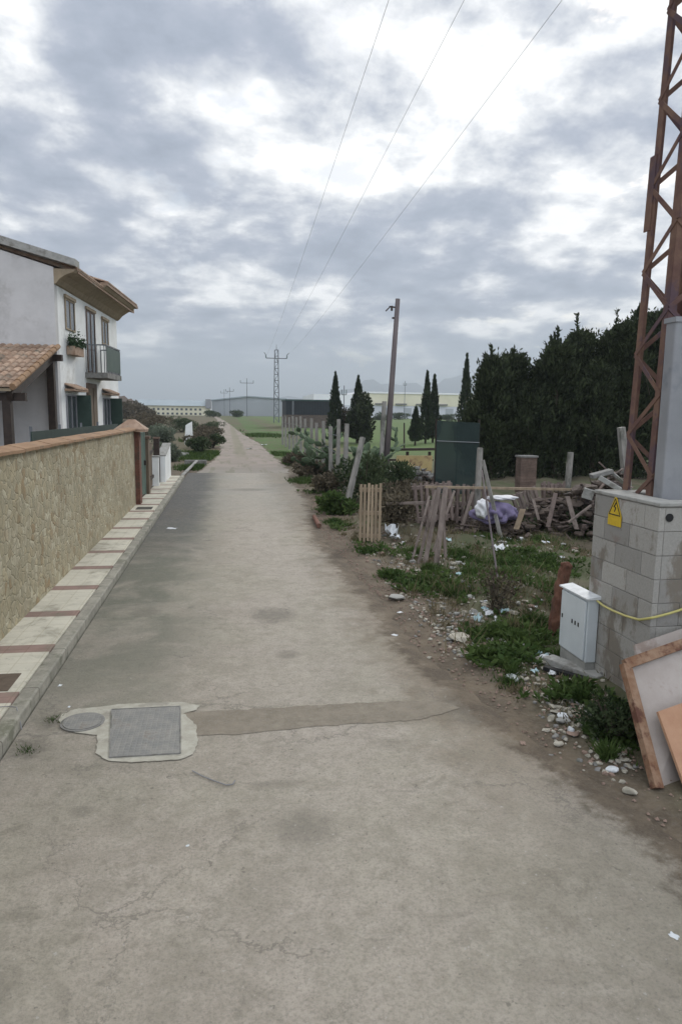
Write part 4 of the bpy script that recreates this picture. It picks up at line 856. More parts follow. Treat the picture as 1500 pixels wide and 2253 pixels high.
for px, py, r, n in [(740, 1100, .7, 2200), (735, 1150, .5, 1600), (715, 1120, .5, 900), (930, 1290, .5, 2600), (955, 1265, .4, 1400), (860, 1268, .28, 1200), (1110, 1455, .32, 2400), (1130, 1405, .45, 2400), (1060, 1400, .3, 1300), (1175, 1375, .4, 1800), (1200, 1250, .8, 2600), (1130, 1235, .9, 2600), (1030, 1230, .8, 2200), (1000, 1300, .5, 700), (820, 1212, .5, 900), (800, 1190, .35, 600),
                     (1280, 1175, .8, 1800), (1260, 1540, .22, 1000), (1350, 1640, .22, 800), (1240, 1300, .6, 1500), (1100, 1190, 1.2, 2000), (1210, 1200, 1.0, 1800), (1350, 1600, .2, 500), (1150, 1290, .9, 1800), (1060, 1270, .7, 1200), (900, 1215, .6, 900), (1190, 1440, .3, 900), (1120, 1500, .2, 500)]:
    a = G(px, py); sp.append((a[0], a[1], r*.85, int(n*.55), .5)); sp.append((a[0]+random.uniform(-.2, .2), a[1]+random.uniform(-.2, .2), r*.25, int(n*.25), .95))
for px, py, r, n, s_ in [(440, 1030, 1.2, 2600, 1.5), (455, 1000, 2., 3000, 2.), (465, 970, 2.5, 2600, 2.6), (600, 1000, 1.6, 1500, 1.6), (575, 960, 3, 1800, 2.6), (470, 950, 3, 1500, 3), (630, 1020, 1.2, 1000, 1.6), (670, 1060, .9, 1000, 1.3), (430, 1010, 1.5, 1200, 1.8)]:
    a = G(px, py); sp.append((a[0], a[1], r, n, s_))
for px, py, r, n in [(60, 1655, .09, 120), (115, 1588, .08, 90)]:
    a = G(px, py); sp.append((a[0], a[1], r, n, .35))
blades('grass', 'grass_blade', sp)
sp = []
for k in range(170):
    x = random.uniform(2.7, 7.5); y = random.uniform(5.5, 21); sp.append((x, y, .45, 110, .5))
for k in range(50):
    y = random.uniform(4.0, 28); x = np.interp(y, [3, 6, 10, 16, 28], [2.9, 2.5, 2.4, 2.5, 3.1])+random.uniform(-.1, .3); sp.append((x, y, .16, 60, .5))
for k in range(60):
    px, py = random.uniform(850, 1270), random.uniform(1180, 1440); a = G(px, py)
    if a[0] > 2.5 and not (px > 1220 and py > 1230): sp.append((a[0], a[1], .22, 16, 2.4))
blades('dry_grass', 'dry_blade', sp)

# ------------------------------------------------------------ fence posts on the right
def post(px_b, py_b, px_t, py_t, w_, label, name='fence_post', mat='post_concrete', group='old concrete fence posts', dy=0., cat='post', yb=None, taper=.85, z0=None):
    b_ = G(px_b, py_b) if yb is None else np.array([*PY(px_b, py_b, yb)[:2], 0]); b_[2] = hgt(b_[0], b_[1])-.08; t_ = PY(px_t, py_t, b_[1]+dy)
    return tag(MB(b_).bar(b_, t_, w_, taper=taper).build(name, mat, bevel=.006), label, cat, group)
row = [(622, 978, 621, 916), (629, 983, 628, 914), (637, 988, 636, 918), (645, 994, 644, 915), (653, 999, 652, 918), (662, 1005, 661, 916), (672, 1012, 671, 921), (686, 1022, 685, 920), (697, 1030, 696, 930), (712, 1042, 711, 926), (727, 1060, 727, 938)]
rl_ = ['farthest fence post of the row beside the dirt track', 'second farthest fence post of the row', 'third fence post from the far end of the row', 'fourth fence post from the far end of the row', 'fifth fence post from the far end of the row', 'middle fence post of the far row', 'seventh fence post from the far end', 'broad pale fence post in front of the farthest prickly pear', 'shorter fence post between farthest prickly pear and bramble', 'fence post half hidden by the tall prickly pear', 'low fence post directly left of the paired posts']
for (a, b, c_, d), lb in zip(row, rl_): post(a, b, c_, d, .15, lb, group='concrete posts of the far fence row')
post(742, 1078, 745, 922, .13, 'left one of the two paired pale fence posts')
post(757, 1083, 763, 932, .15, 'right one of the two paired pale fence posts')
post(760, 1118, 798, 962, .13, 'weathered post leaning steeply right beside prickly pears', dy=.4)
post(1046, 1167, 1056, 985, .12, 'pale post rising through the pallet fence left part')
post(1240, 1162, 1255, 995, .12, 'pale post rising through the pallet fence right part')
post(1105, 1190, 1062, 1012, .07, 'thin brace leaning against the pale post', 'brace_post', dy=.3)
post(1392, 1075, 1366, 940, .17, 'grey concrete post leaning left in front of the hedge', yb=15., dy=0.)
# green field: thin posts
for k, (px, pb, pt) in enumerate([(889, 990, 930), (838, 985, 925), (1000, 985, 930)]):
    post(px, pb, px, pt, .10, ['thin dark fence post in the green field right of pole', 'thin dark fence post in the green field left of pole', 'thin dark fence post beside the green screen'][k], 'field_post', 'dark_wood', 'thin field posts')
# metal stake
b_ = G(1103, 1310); t_ = PY(1060, 1035, b_[1]+1.6)
tag(MB(b_).cyl(b_+np.array([0, 0, -.1]), t_, .016, .014, 8).build('metal_stake', 'pole_wood'), 'thin blue grey metal stake leaning left in the weeds', 'stake')
# utility pole
b_ = G(846, 1062); b_[2] = -.1; t_ = PY(875, 657, b_[1]); up_ = thing('utility_pole', 'tall leaning wooden utility pole with a small bracket near the top', 'pole', (b_[0], b_[1], 0))
o = (b_[0], b_[1], 0); MB(o).cyl(b_, t_, .125, .085, 12).build('shaft', 'pole_wood', up_, smooth=True)
k1 = b_+(t_-b_)*.955
bm_ = MB(o); bm_.bar(k1, k1+np.array([-.30, 0, .02]), .05); bm_.bar(k1+np.array([-.28, 0, .0]), k1+np.array([-.42, 0, -.14]), .04); bm_.cyl(k1+np.array([-.2, 0, -.12]), k1+np.array([-.2, 0, .05]), .04, n=8); bm_.build('bracket', 'dark_wood', up_)
k2 = b_+(t_-b_)*.90; bb = MB(o); bb.bar(k2, k2+np.array([-.16, 0, .0]), .06); bb.build('bracket', 'dark_wood', up_)
b2 = b_+np.array([-.19, -.05, 0]); MB(o).bar(b2, b2+np.array([.10, 0, 3.1]), .14).build('splint_post', 'post_concrete', up_)
# standing pallet
def slat_panel(name, p0, p1, z0, z1, n, mat, label, lean=0., w_=.075, rails=2, group=None, tilt=0., cat='pallet', blocks=True):
    p0 = np.array(p0, float); p1 = np.array(p1, float); d = p1-p0; Lg = np.hypot(*d); d /= Lg; nr = np.array([d[1], -d[0]]); c_ = (p0+p1)/2; zb = hgt(*c_); o = (c_[0], c_[1], zb)
    t_ = thing(name, label, cat, o, 0, group); hgt_ = z1-z0
    q = MB(o)
    def pt(u, v, off):        # u along, v up, off toward the viewer
        uu = u-Lg/2; vv = v-hgt_/2; ct, st = math.cos(tilt), math.sin(tilt); uu, vv = uu*ct-vv*st, uu*st+vv*ct
        base = c_+d*uu-nr*0+nr*(off)-nr*lean*(vv+hgt_/2); return np.array([base[0], base[1], zb+z0+hgt_/2+vv])
    for k in range(n):
        u = (k+.5)*Lg/n; jj = random.uniform(-.03, .03); q.bar(pt(u, 0+jj*.5, .03), pt(u+jj*.3, hgt_+jj, .03), w_, .018, up=(nr[0], nr[1], 0))
    q.build('slats', mat, t_)
    for r_ in range(rails):
        v = hgt_*(.1+.8*r_/(max(1, rails-1))); MB(o).bar(pt(0, v, -.02), pt(Lg, v, -.02), .09, .075, up=(0, 0, 1)).build('rail', mat, t_)
    if blocks:
        q = MB(o)
        for k in range(n): 
            if k % 2 == 0: u = (k+.5)*Lg/n; q.bar(pt(u, .01, -.085), pt(u, hgt_-.01, -.085), w_, .016, up=(nr[0], nr[1], 0))
        q.build('back_slats', mat, t_)
    return t_
a, b = PY(788, 1190, 13.1), PY(838, 1190, 13.0)
slat_panel('wooden_pallet', a[:2], b[:2], 0, 1.14, 6, 'pallet_wood', 'tan wooden pallet standing upright at the road edge', .06, .05, 3)
# fence of old pallets
cols = [(4.0, 4.9, .98, 'leftmost old pallet of the fence behind leaning planks', .1), (4.95, 5.75, .96, 'old pallet left of the purple cloth', -.04), (6.35, 6.95, .80, 'tilted pale pallet resting right of the purple cloth', .35), (7.0, 7.65, .94, 'old pallet between purple cloth and right pale post', .03), (7.7, 8.4, .90, 'rightmost old pallet before block enclosure', -.08)]
for x0, x1, zt, lb, tl_ in cols: slat_panel('wooden_pallet', (x0, 14.3), (x1, 14.25), .12, zt, 7, 'pallet_old' if tl_ < .3 else 'weathered_wood', lb, .12, .06, 3, 'old pallets forming a fence', tl_)
rA, rB = PY(935, 1071, 14.05), PY(1310, 1078, 14.05)
tag(MB(rA).bar(rA, rB, .06, .05).build('timber_rail', 'pallet_wood'), 'long horizontal timber rail along the pallet fence top', 'rail')
rA, rB = PY(850, 1108, 13.8), PY(930, 1106, 13.8)
tag(MB(rA).bar(rA, rB, .05, .05).build('timber_rail', 'weathered_wood'), 'short grey timber rail between the pole and leaning planks', 'rail')
# leaning planks
pk = [((903, 1243), (944, 1092), .035, 0.5), ((918, 1248), (958, 1078), .05, .3), ((932, 1252), (966, 1072), .07, .2), ((957, 1258), (980, 1072), .085, .1), ((981, 1244), (973, 1085), .045, -.1), ((944, 1236), (999, 1080), .04, .5)]
pl = ['thinnest grey plank, leftmost of the leaning bundle', 'second plank from left in the leaning bundle', 'dark grey middle plank of the leaning bundle', 'widest plank, brown front one of the leaning bundle', 'nearly upright plank at right of leaning bundle', 'slim plank behind the widest one in the bundle']
for (a, b, w_, dy), lb in zip(pk, pl):
    b_ = G(*a); b_[2] = -.03; t_ = PY(*b, b_[1]+dy+.4); tag(MB(b_).bar(b_, t_, w_, .03, up=(0, -1, .2)).build('plank', 'weathered_wood'), lb, 'plank', 'leaning bundle of planks')
b_ = G(925, 1240); l1, l2 = PY(915, 1193, 10.9), PY(995, 1128, 11.2)
# green screen
a, b = PY(957, 1065, 20), PY(1050, 1065, 20.2); o = (a[0], 20, 0)
gs = thing('green_screen', 'tall dark green sheet screen in front of the conifer hedge', 'screen', o)
q = MB(o); q.add([(a[0], 20, .1), (b[0], 20.2, .1), (b[0], 20.2, 2.30), (a[0], 20, 2.36), (a[0], 20.03, .1), (b[0], 20.23, .1), (b[0], 20.23, 2.30), (a[0], 20.03, 2.36)], [(0, 1, 2, 3), (7, 6, 5, 4), (0, 3, 7, 4), (1, 5, 6, 2), (3, 2, 6, 7), (0, 4, 5, 1)])
pm('screen_green', (.014, .027, .025), (.026, .044, .040), 2.5, .75, .3, .02, (.02, .035, .032), 1.2, .62); t = NT(MT['screen_green'].node_tree); P_ = [x for x in t.N if x.type == 'BSDF_PRINCIPLED'][0]; out_ = [x for x in t.N if x.type == 'OUTPUT_MATERIAL'][0]
mx_ = t.n('ShaderNodeMixShader', {0: .22}); t.L.new(P_.outputs[0], mx_.inputs[1]); t.L.new(t.n('ShaderNodeBsdfTransparent').outputs[0], mx_.inputs[2]); t.L.new(mx_.outputs[0], out_.inputs[0])
q.build('sheet', 'screen_green', gs)
for s_ in (0, .5, 1): MB(o).cyl((a[0]+(b[0]-a[0])*s_, 20.06+.2*s_, 0), (a[0]+(b[0]-a[0])*s_, 20.06+.2*s_, 2.4), .03).build('post', 'dark_wood', gs)
MB(o).bar((a[0], 19.98, 1.75), (b[0], 20.18, 1.70), .02).build('rail', 'steel_grey', gs)
# chimney block, timber beam, yellow board behind the pole
a, b = PY(1141, 1003, 21), PY(1172, 1075, 21); o = ((a[0]+b[0])/2, 21, 0)
cbk = thing('brick_pier', 'squat brown brick pier against the dark hedge', 'pier', o); q = MB(o); z = -.05
while z < a[2]-.1: q.box(a[0], b[0], 20.8, 21.2, z, z+.085); z += .09
pm('pier_brown', (.10, .07, .055), (.15, .105, .085), 6, .9, .4, island=.3); q.build('brickwork', 'pier_brown', cbk); MB(o).box(a[0]-.03, b[0]+.03, 20.77, 21.23, z-.005, z+.05).build('pier_cap', 'concrete_dark', cbk)
a, b = PY(790, 990, 27), PY(955, 988, 27); tag(MB(a).bar(a, b, .10, .10).build('timber_beam', 'dark_wood'), 'long dark horizontal beam behind the utility pole', 'beam')
for q_ in (.15, .85): pass
o = (a+(b-a)*.5); 
bs = thing('beam_fence', 'low dark post and rail fence carrying the long beam', 'fence', (o[0], 27.1, 0))
for s_ in (.05, .35, .65, .95): MB((o[0], 27.1, 0)).bar((a[0]+(b[0]-a[0])*s_, 27.12, -.1), (a[0]+(b[0]-a[0])*s_, 27.12, a[2]-.055), .1).build('post', 'dark_wood', bs)
MB((o[0], 27.1, 0)).bar((a[0], 27.1, a[2]-.4), (b[0], 27.1, a[2]-.4), .08).build('rail', 'dark_wood', bs)
a, b = PY(872, 1002, 25.6), PY(950, 1025, 25.6); q = MB((a[0], 25.6, 0)); q.box(a[0], b[0], 25.58, 25.62, .05, a[2]); tag(q.build('board', 'yellow_board'), 'yellowish brown board standing behind the utility pole', 'board')

# ------------------------------------------------------------ heaps and junk
def lump(name, c, rx, ry, rz, mat, label, cat, seed=0, n=3, amp=.18, tilt=0.):
    bm = bmesh.new(); bmesh.ops.create_icosphere(bm, subdivisions=n+1, radius=1); vs = []
    for v in bm.verts:
        q = np.array(v.co); f = 1+amp*(math.sin(q[0]*4+seed)*math.cos(q[1]*5+seed*2)+.6*math.sin(q[2]*7+q[0]*6+seed*3)+.35*math.sin(q[1]*13+q[0]*11+seed)); q = q*f
        x_, z_ = q[0]*math.cos(tilt)-q[2]*math.sin(tilt), q[0]*math.sin(tilt)+q[2]*math.cos(tilt); vs.append((c[0]+x_*rx, c[1]+q[1]*ry, max(hgt(c[0], c[1])-.03, c[2]+z_*rz)))
    fs = [tuple(v.index for v in f.verts) for f in bm.faces]; bm.free()
    return tag(MB((c[0], c[1], 0)).add(vs, fs).build(name, mat, smooth=True), label, cat)
a = PY(1095, 1115, 13.2); lump('cloth_heap', (a[0]+.02, 13.3, .52), .45, .30, .20, 'purple_cloth', 'bundle of purple cloth heaped on the pallet fence junk', 'cloth', 1, 4, .22, -.40)
a = PY(1062, 1100, 13.1); lump('white_sack', (a[0], 13.15, .62), .13, .14, .19, 'white_cloth', 'crumpled white sack beside the purple cloth', 'sack', 2)
a = PY(1110, 1080, 13.1); lump('white_sheet', (a[0]+.03, 13.35, .83), .32, .16, .05, 'white_cloth', 'thin white sheet edging the top of the purple cloth', 'sheet', 4, 3, .15, -.35)
def heap(x, y, rx, ry, h, label, cat='rubbish heap', name='rubbish_heap', n=260, mats=('brown_junk', 'brown_twig', 'pallet_old')):
    o = (x, y, hgt(x, y)); t_ = thing(name, label, cat, o)
    for mi, mat in enumerate(mats):
        mb = MB(o)
        for k in range(n if mi else n//3):
            u = random.gauss(0, .42); v = random.gauss(0, .42); top = h*max(.05, 1-(u*u+v*v))*(.8+.25*math.sin(u*7+v*5)); z = o[2]+random.uniform(.25, 1.)*top
            c_ = np.array([x+u*rx, y+v*ry, z]); d = np.array([random.gauss(0, 1), random.gauss(0, 1), random.gauss(0, .45)]); d /= np.linalg.norm(d)
            if mi == 0: mb.rock(c_, random.uniform(.10, .24)*min(1., h*1.6), .7)
            elif mi == 1: L2 = random.uniform(.12, .45); mb.bar(c_-d*L2/2, c_+d*L2/2, random.uniform(.008, .022), taper=.6)
            elif random.random() < .5: L2 = random.uniform(.18, .5); mb.bar(c_-d*L2/2, c_+d*L2/2, random.uniform(.04, .11), .02)
        mb.build(['rubble', 'brushwood', 'broken_boards'][mi], mat, t_)
    return t_
a = PY(1105, 1155, 13.4); heap(a[0], 13.7, 1.0, .5, .50, 'brown heap of brushwood below the purple cloth')
a = PY(1190, 1150, 14.0); heap(a[0]+.1, 13.9, .8, .4, .62, 'dark brown brushwood heap right of the purple cloth')
a = PY(1330, 1080, 13); heap(a[0]+.15, 13.3, 1.2, .8, 1.45, 'tall dark debris heap left of the pylon foot', 'debris heap', 'debris_heap', 420)
a = PY(900, 1045, 23.5); heap(a[0], 23.6, 1.6, .8, .6, 'rubble heap below the yellowish board', 'rubble heap', 'rubble_heap', 300, ('concrete_dark', 'brown_twig', 'pallet_old'))
a = PY(985, 1150, 14.6); heap(a[0], 14.9, 1.0, .5, .55, 'reddish brown rubbish heap behind the leaning planks')
for p0, p1, w_, h_, mat, lb in [((1318, 1050, 12.4), (1365, 1078, 12.2), .18, .09, 'concrete', 'broken pale slab sliding down the debris mound'), ((1340, 1035, 12.5), (1376, 1066, 12.3), .10, .06, 'concrete_dark', 'narrow broken beam on the debris mound'),
                          ((1300, 1048, 12.6), (1345, 1036, 12.5), .30, .08, 'concrete_dark', 'flat grey slab on top of the debris mound'), ((1282, 1083, 12.9), (1305, 1090, 12.8), .22, .20, 'concrete', 'square pale block left of the block enclosure top'),
                          ((1205, 1160, 13.0), (1222, 1085, 13.4), .09, .02, 'pallet_old', 'weathered board propped on the brushwood heap'), ((1268, 1165, 12.6), (1248, 1092, 13.1), .10, .02, 'weathered_wood', 'grey board leaning left at right end of the pallet fence'), ((1015, 1165, 13.6), (1040, 1082, 13.9), .08, .02, 'weathered_wood', 'grey board leaning on the pallets left of white sack'), ((1135, 1165, 13.0), (1150, 1120, 13.2), .12, .02, 'pallet_wood', 'short pale board below the tilted pallet'), ((1250, 1150, 12.), (1300, 1112, 12.2), .05, .04, 'weathered_wood', 'pale stick leaning toward the block enclosure'), ((1185, 1145, 12.9), (1172, 1098, 13.3), .06, .03, 'weathered_wood', 'short board leaning on the rubbish mound')]:
    a, b = PY(*p0), PY(*p1); tag(MB(a).bar(a, b, w_, h_).build('broken_slab' if 'concrete' in mat else 'plank', mat, bevel=.006), lb, 'slab' if 'concrete' in mat else 'plank')
# rusty stump post
b_ = G(1212, 1400); b_[2] = -.05
sm = MB(b_); pts = [b_, b_+np.array([.03, .03, .12]), b_+np.array([.07, .05, .3]), b_+np.array([.11, .08, .5]), b_+np.array([.16, .11, .68]), b_+np.array([.19, .12, .84]), b_+np.array([.195, .12, .90])]
sm.tube(pts, .075, 9, .068); so2 = sm.build('broken_post', 'stump_wood', smooth=True)
mod = so2.modifiers.new('s', 'SUBSURF'); mod.levels = mod.render_levels = 3
tx = bpy.data.textures.new('rough', 'CLOUDS'); tx.noise_scale = .07; md = so2.modifiers.new('d', 'DISPLACE'); md.texture = tx; md.strength = .05
tag(so2, 'reddish brown broken wooden post leaning beside the white cabinet', 'post')
# rusty sheets leaning near the corner
def panel(name, mat, BL, BR, TR, TL, th, label, edge=None, em=None, cat='panel'):
    BL, BR, TR, TL = [np.array(q, float) for q in (BL, BR, TR, TL)]; n_ = np.cross(BR-BL, TL-BL); n_ /= np.linalg.norm(n_); o = BL
    t_ = thing(name, label, cat, o); q = MB(o); q.add([BL, BR, TR, TL, BL-n_*th, BR-n_*th, TR-n_*th, TL-n_*th], [(0, 1, 2, 3), (7, 6, 5, 4), (0, 3, 7, 4), (1, 5, 6, 2), (3, 2, 6, 7), (0, 4, 5, 1)]); q.build('sheet', mat, t_)
    if edge:
        for a, b in ((BL, TL), (TL, TR), (BR, TR)):
            a2, b2 = a+n_*.012, b+n_*.012; MB(o).bar(a2, b2, edge, .05, up=n_).build('frame_rail', em, t_)
    return t_
panel('rusty_frame', 'beige_panel', (2.86, 3.92, .0), (3.9, 4.25, .0), (3.82, 4.68, .82), (2.93, 4.50, .66), .02, 'beige panel with a rusty steel frame leaning by the enclosure', .075, 'rust_bright', 'panel')
panel('old_board', 'beige_panel', (3.05, 4.12, .0), (4.1, 4.45, .0), (4.0, 4.93, .86), (3.18, 4.76, .72), .025, 'grey beige board leaning behind the rusty framed panel', cat='board')
panel('orange_board', 'orange_board', (3.02, 3.80, .0), (4.0, 4.05, .0), (3.96, 4.40, .55), (3.00, 4.16, .44), .02, 'smaller orange board leaning in front of the rusty framed panel', cat='board')

# ------------------------------------------------------------ covers, litter, stones
c_ = G(182, 1594); ob = MB((c_[0], c_[1], .02)).cyl((c_[0], c_[1], .0), (c_[0], c_[1], .0225), .165, n=40)
rcv = thing('round_cover', 'round metal manhole cover set in a concrete surround', 'manhole cover', (c_[0], c_[1], .02)); MB((c_[0], c_[1], .02)).cyl((c_[0], c_[1], .018), (c_[0], c_[1], .0265), .148, n=40).build('lid', 'iron_cover', rcv)
q = MB((c_[0], c_[1], .02)); n = 40
q.add([(c_[0]+r_*math.cos(k*2*math.pi/n), c_[1]+r_*math.sin(k*2*math.pi/n), z_) for r_, z_ in ((.152, .024), (.170, .024), (.170, .018)) for k in range(n)], [(i*n+k, i*n+(k+1) % n, (i+1)*n+(k+1) % n, (i+1)*n+k) for i in range(2) for k in range(n)]); q.build('rim', 'concrete_dark', rcv)
g0 = [G(*q_) for q_ in [(247, 1568), (395, 1561), (395, 1663), (243, 1672)]]; cc = sum(g0)/4
q = MB((cc[0], cc[1], .02)); q.add([(v[0], v[1], .025) for v in g0]+[(v[0], v[1], .015) for v in g0], [(3, 2, 1, 0), (0, 1, 5, 4), (1, 2, 6, 5), (2, 3, 7, 6), (3, 0, 4, 7)])
sc_ = thing('square_cover', None, None, (cc[0], cc[1], .02)); q.build('lid', 'iron_cover', sc_)
for i_ in range(4):
    a_, b_ = g0[i_]+(g0[i_]-cc)*.018, g0[(i_+1) % 4]+(g0[(i_+1) % 4]-cc)*.018; MB((cc[0], cc[1], .02)).bar((a_[0], a_[1], .0215), (b_[0], b_[1], .0215), .010, .012).build('frame_bar', 'concrete_dark', sc_)
tag(sc_, 'large rectangular dark grey inspection cover in the road', 'manhole cover')
tag(MB((-2.1, 6.15, .12)).box(-2.33, -1.87, 5.93, 6.33, .1, .126).build('pavement_cover', 'cover_brown'), 'square brown utility cover in the near pavement', 'utility cover')
tag(MB((-2.1, 17, .12)).box(-2.24, -1.86, 17.15, 17.6, .1, .126).build('pavement_cover', 'drain_grate'), 'dark utility cover in the pavement near the brick pillar', 'utility cover')
def wire(pts, r, label, name='wire'):
    P = [G(*q_[:2])+np.array([0, 0, q_[2] if len(q_) > 2 else .02]) for q_ in pts]; tag(MB(P[0]).tube(P, r, 5).build(name, 'cable'), label, 'wire')
wire([(423, 1702), (445, 1714), (470, 1724), (498, 1734), (512, 1732), (517, 1724)], .004, 'short bent dark wire lying on the road near the covers')
wire([(-5, 1590, .13), (20, 1588, .13), (38, 1590, .13), (44, 1600, .08), (48, 1611, .02)], .004, 'thin dark wire drooping over the kerb edge')
stone_protos = []
def stone(px, py, r, mat='stone', label=None, sq=.6, group='pale stones scattered over the waste ground'):
    a = G(px, py); z = hgt(a[0], a[1]); stone_at(a[0], a[1], z, r, mat, label or 'pale stone lying among many others on the weedy waste ground', sq, group)
def stone_at(x, y, z, r, mat, label, sq=.6, group=None):
    tag(MB((x, y, z)).rock((x, y, z+r*sq*.35), r, sq).build('stone', mat), label, 'stone', group)
stone(1385, 1745, .055, 'stone', 'flat pale stone just left of the rusty framed panel', .45, None)
stone(1345, 1697, .045, 'litter_white', 'small bright white stone near the rusty framed panel', .8, None)
stone(1010, 1408, .13, 'stone', 'largest pale rock at the edge of the dirt verge', .5, None)
stone(868, 1318, .15, 'concrete', 'flat grey rock at the verge beside bright grass', .3, None)
stone(1128, 1495, .075, 'litter_white', 'square white stone on the dirt verge', .5, None)
rs = random.Random(3); spots = []
clus = [(1000, 1250, 50, 25, 18, .055), (1080, 1340, 70, 35, 34, .05), (1140, 1330, 60, 30, 14, .05), (1180, 1450, 45, 20, 14, .045), (1250, 1590, 40, 45, 18, .04), (920, 1275, 40, 20, 8, .05), (1230, 1210, 50, 15, 8, .06), (1120, 1190, 60, 15, 12, .07), (960, 1420, 40, 20, 5, .03), (1220, 1500, 25, 25, 10, .04), (900, 1230, 40, 20, 8, .05), (1000, 1370, 50, 25, 12, .04), (1340, 1660, 25, 25, 6, .03), (1160, 1425, 40, 15, 9, .04), (1270, 1560, 30, 25, 10, .035), (870, 1200, 30, 15, 5, .04)]
for cx_, cy_, sx, sy, n, r in clus:
    for k in range(n):
        px, py = rs.gauss(cx_, sx*.6), rs.gauss(cy_, sy*.6)
        if G(px, py)[0] < 2.05 or px > 1395: continue
        if px > 1230 and py < 1500 and py > 1250: continue
        stone(px, py, r*rs.uniform(.45, 1.25), rs.choice(['stone', 'stone', 'concrete', 'litter_white'] if rs.random() < .25 else ['stone', 'concrete', 'stone_brown']), None, rs.uniform(.45, .8), 'stones scattered over the waste ground')
for o_ in bpy.data.objects:
    if o_.get('group') == 'stones scattered over the waste ground': o_['label'] = 'one of many small stones scattered over the weedy waste ground'
rub = [MB(), MB(), MB()]
for k in range(1500):
    if rs.random() < .45: cx_, cy_, sx, sy, n_, r_ = rs.choice(clus); px, py = rs.gauss(cx_, sx*1.1), rs.gauss(cy_, sy*1.2)
    else: py = rs.uniform(1180, 1700); px = np.interp(py, [1180, 1330, 1440, 1500, 1600, 1730], [760, 900, 1000, 1130, 1260, 1400])+abs(rs.gauss(0, 90))
    if px > 1400 or py < 1120 or (px > 1235 and 1240 < py < 1500): continue
    a = G(px, py)
    if a[0] < 2.1: continue
    r_ = rs.uniform(.012, .034)*(.6+a[1]*.05); b_ = len(rub[0].v); q = rub[rs.choice([0, 0, 1, 2])]
    z = hgt(a[0], a[1]); an = rs.uniform(0, 6.28); vv = []
    for zz_, rr in ((0, 1.), (.55, .75)):
        for i_ in range(5): t1 = an+i_*1.257+rs.uniform(-.3, .3); vv.append((a[0]+math.cos(t1)*r_*rr*rs.uniform(.7, 1.3), a[1]+math.sin(t1)*r_*rr*rs.uniform(.7, 1.3), z-.008+zz_*r_*rs.uniform(.6, 1.2)))
    q.add(vv, [(i_, (i_+1) % 5, 5+(i_+1) % 5, 5+i_) for i_ in range(5)]+[(5, 6, 7, 8, 9)])
for q, m_ in zip(rub, ('stone', 'stone_brown', 'concrete_dark')): tag(q.build('rubble', m_), kind='stuff')
# low broad-leaved weeds
Pw, Nw = [], []
for px, py, r, n in [(745, 1125, .5, 900), (735, 1160, .4, 600), (930, 1285, .4, 1100), (862, 1268, .22, 500), (1110, 1455, .28, 1000), (1135, 1402, .4, 1200), (1180, 1380, .3, 700), (1130, 1235, .9, 900), (1200, 1250, .7, 900), (1030, 1235, .8, 700), (1290, 1175, .6, 900), (1260, 1540, .2, 500), (1345, 1625, .18, 500), (820, 1212, .4, 400), (1060, 1300, .7, 600), (1230, 1330, .5, 500), (1000, 1290, .6, 500), (1150, 1300, .8, 700), (700, 1085, .5, 600), (1340, 1600, .15, 250)]:
    a = G(px, py)
    for k in range(n//15):
        u, v = rs.gauss(0, .5)*r, rs.gauss(0, .6)*r; x, y = a[0]+u*1.2, a[1]+v
        if x < 2.2: continue
        z = hgt(x, y); hh_ = rs.uniform(.02, .09); m_ = 9; th = RG.uniform(0, 6.28, m_)
        Pw.append(np.stack([x+np.cos(th)*.03, y+np.sin(th)*.03, np.full(m_, z)+RG.uniform(0, hh_, m_)], 1)); Nw.append(np.stack([np.cos(th), np.sin(th), RG.uniform(.2, 1.1, m_)], 1))
q = MB(); leaves(q, np.concatenate(Pw), np.concatenate(Nw), .075, .02); tag(q.build('weeds', 'grass_blade'), kind='stuff')
# gravel along the verge and the road edge: nobody could count it
gv = MB()
for k in range(1500):
    y = rs.uniform(3.2, 20); x = np.interp(y, [3, 4, 5.5, 6.3, 10, 14, 19], [2.65, 2.6, 2.3, 2.1, 2.1, 2.05, 2.4])+abs(rs.gauss(0, .45))-.12; r = rs.uniform(.004, .016)*(1+y*.03); z = max(hgt(x, y), 0)-.005
    a_ = rs.uniform(0, 3); ca_, sa_ = math.cos(a_)*r, math.sin(a_)*r
    gv.add([(x+ca_, y+sa_, z), (x-sa_, y+ca_, z), (x-ca_, y-sa_, z), (x+sa_, y-ca_, z), (x+ca_*.3, y+sa_*.3, z+r*.9)], [(0, 1, 4), (1, 2, 4), (2, 3, 4), (3, 0, 4)])
for k in range(500):
    y = rs.uniform(2.5, 25); x = rs.uniform(-1.6, 2.2); 
    if rs.random() < .6: x = -1.62+abs(rs.gauss(0, .25))
    r = rs.uniform(.003, .008); z = .009
    gv.add([(x+r, y, z), (x, y+r, z), (x-r, y, z), (x, y-r, z), (x, y, z+r*.9)], [(0, 1, 4), (1, 2, 4), (2, 3, 4), (3, 0, 4)])
tag(gv.build('gravel', 'stone_brown'), kind='stuff')
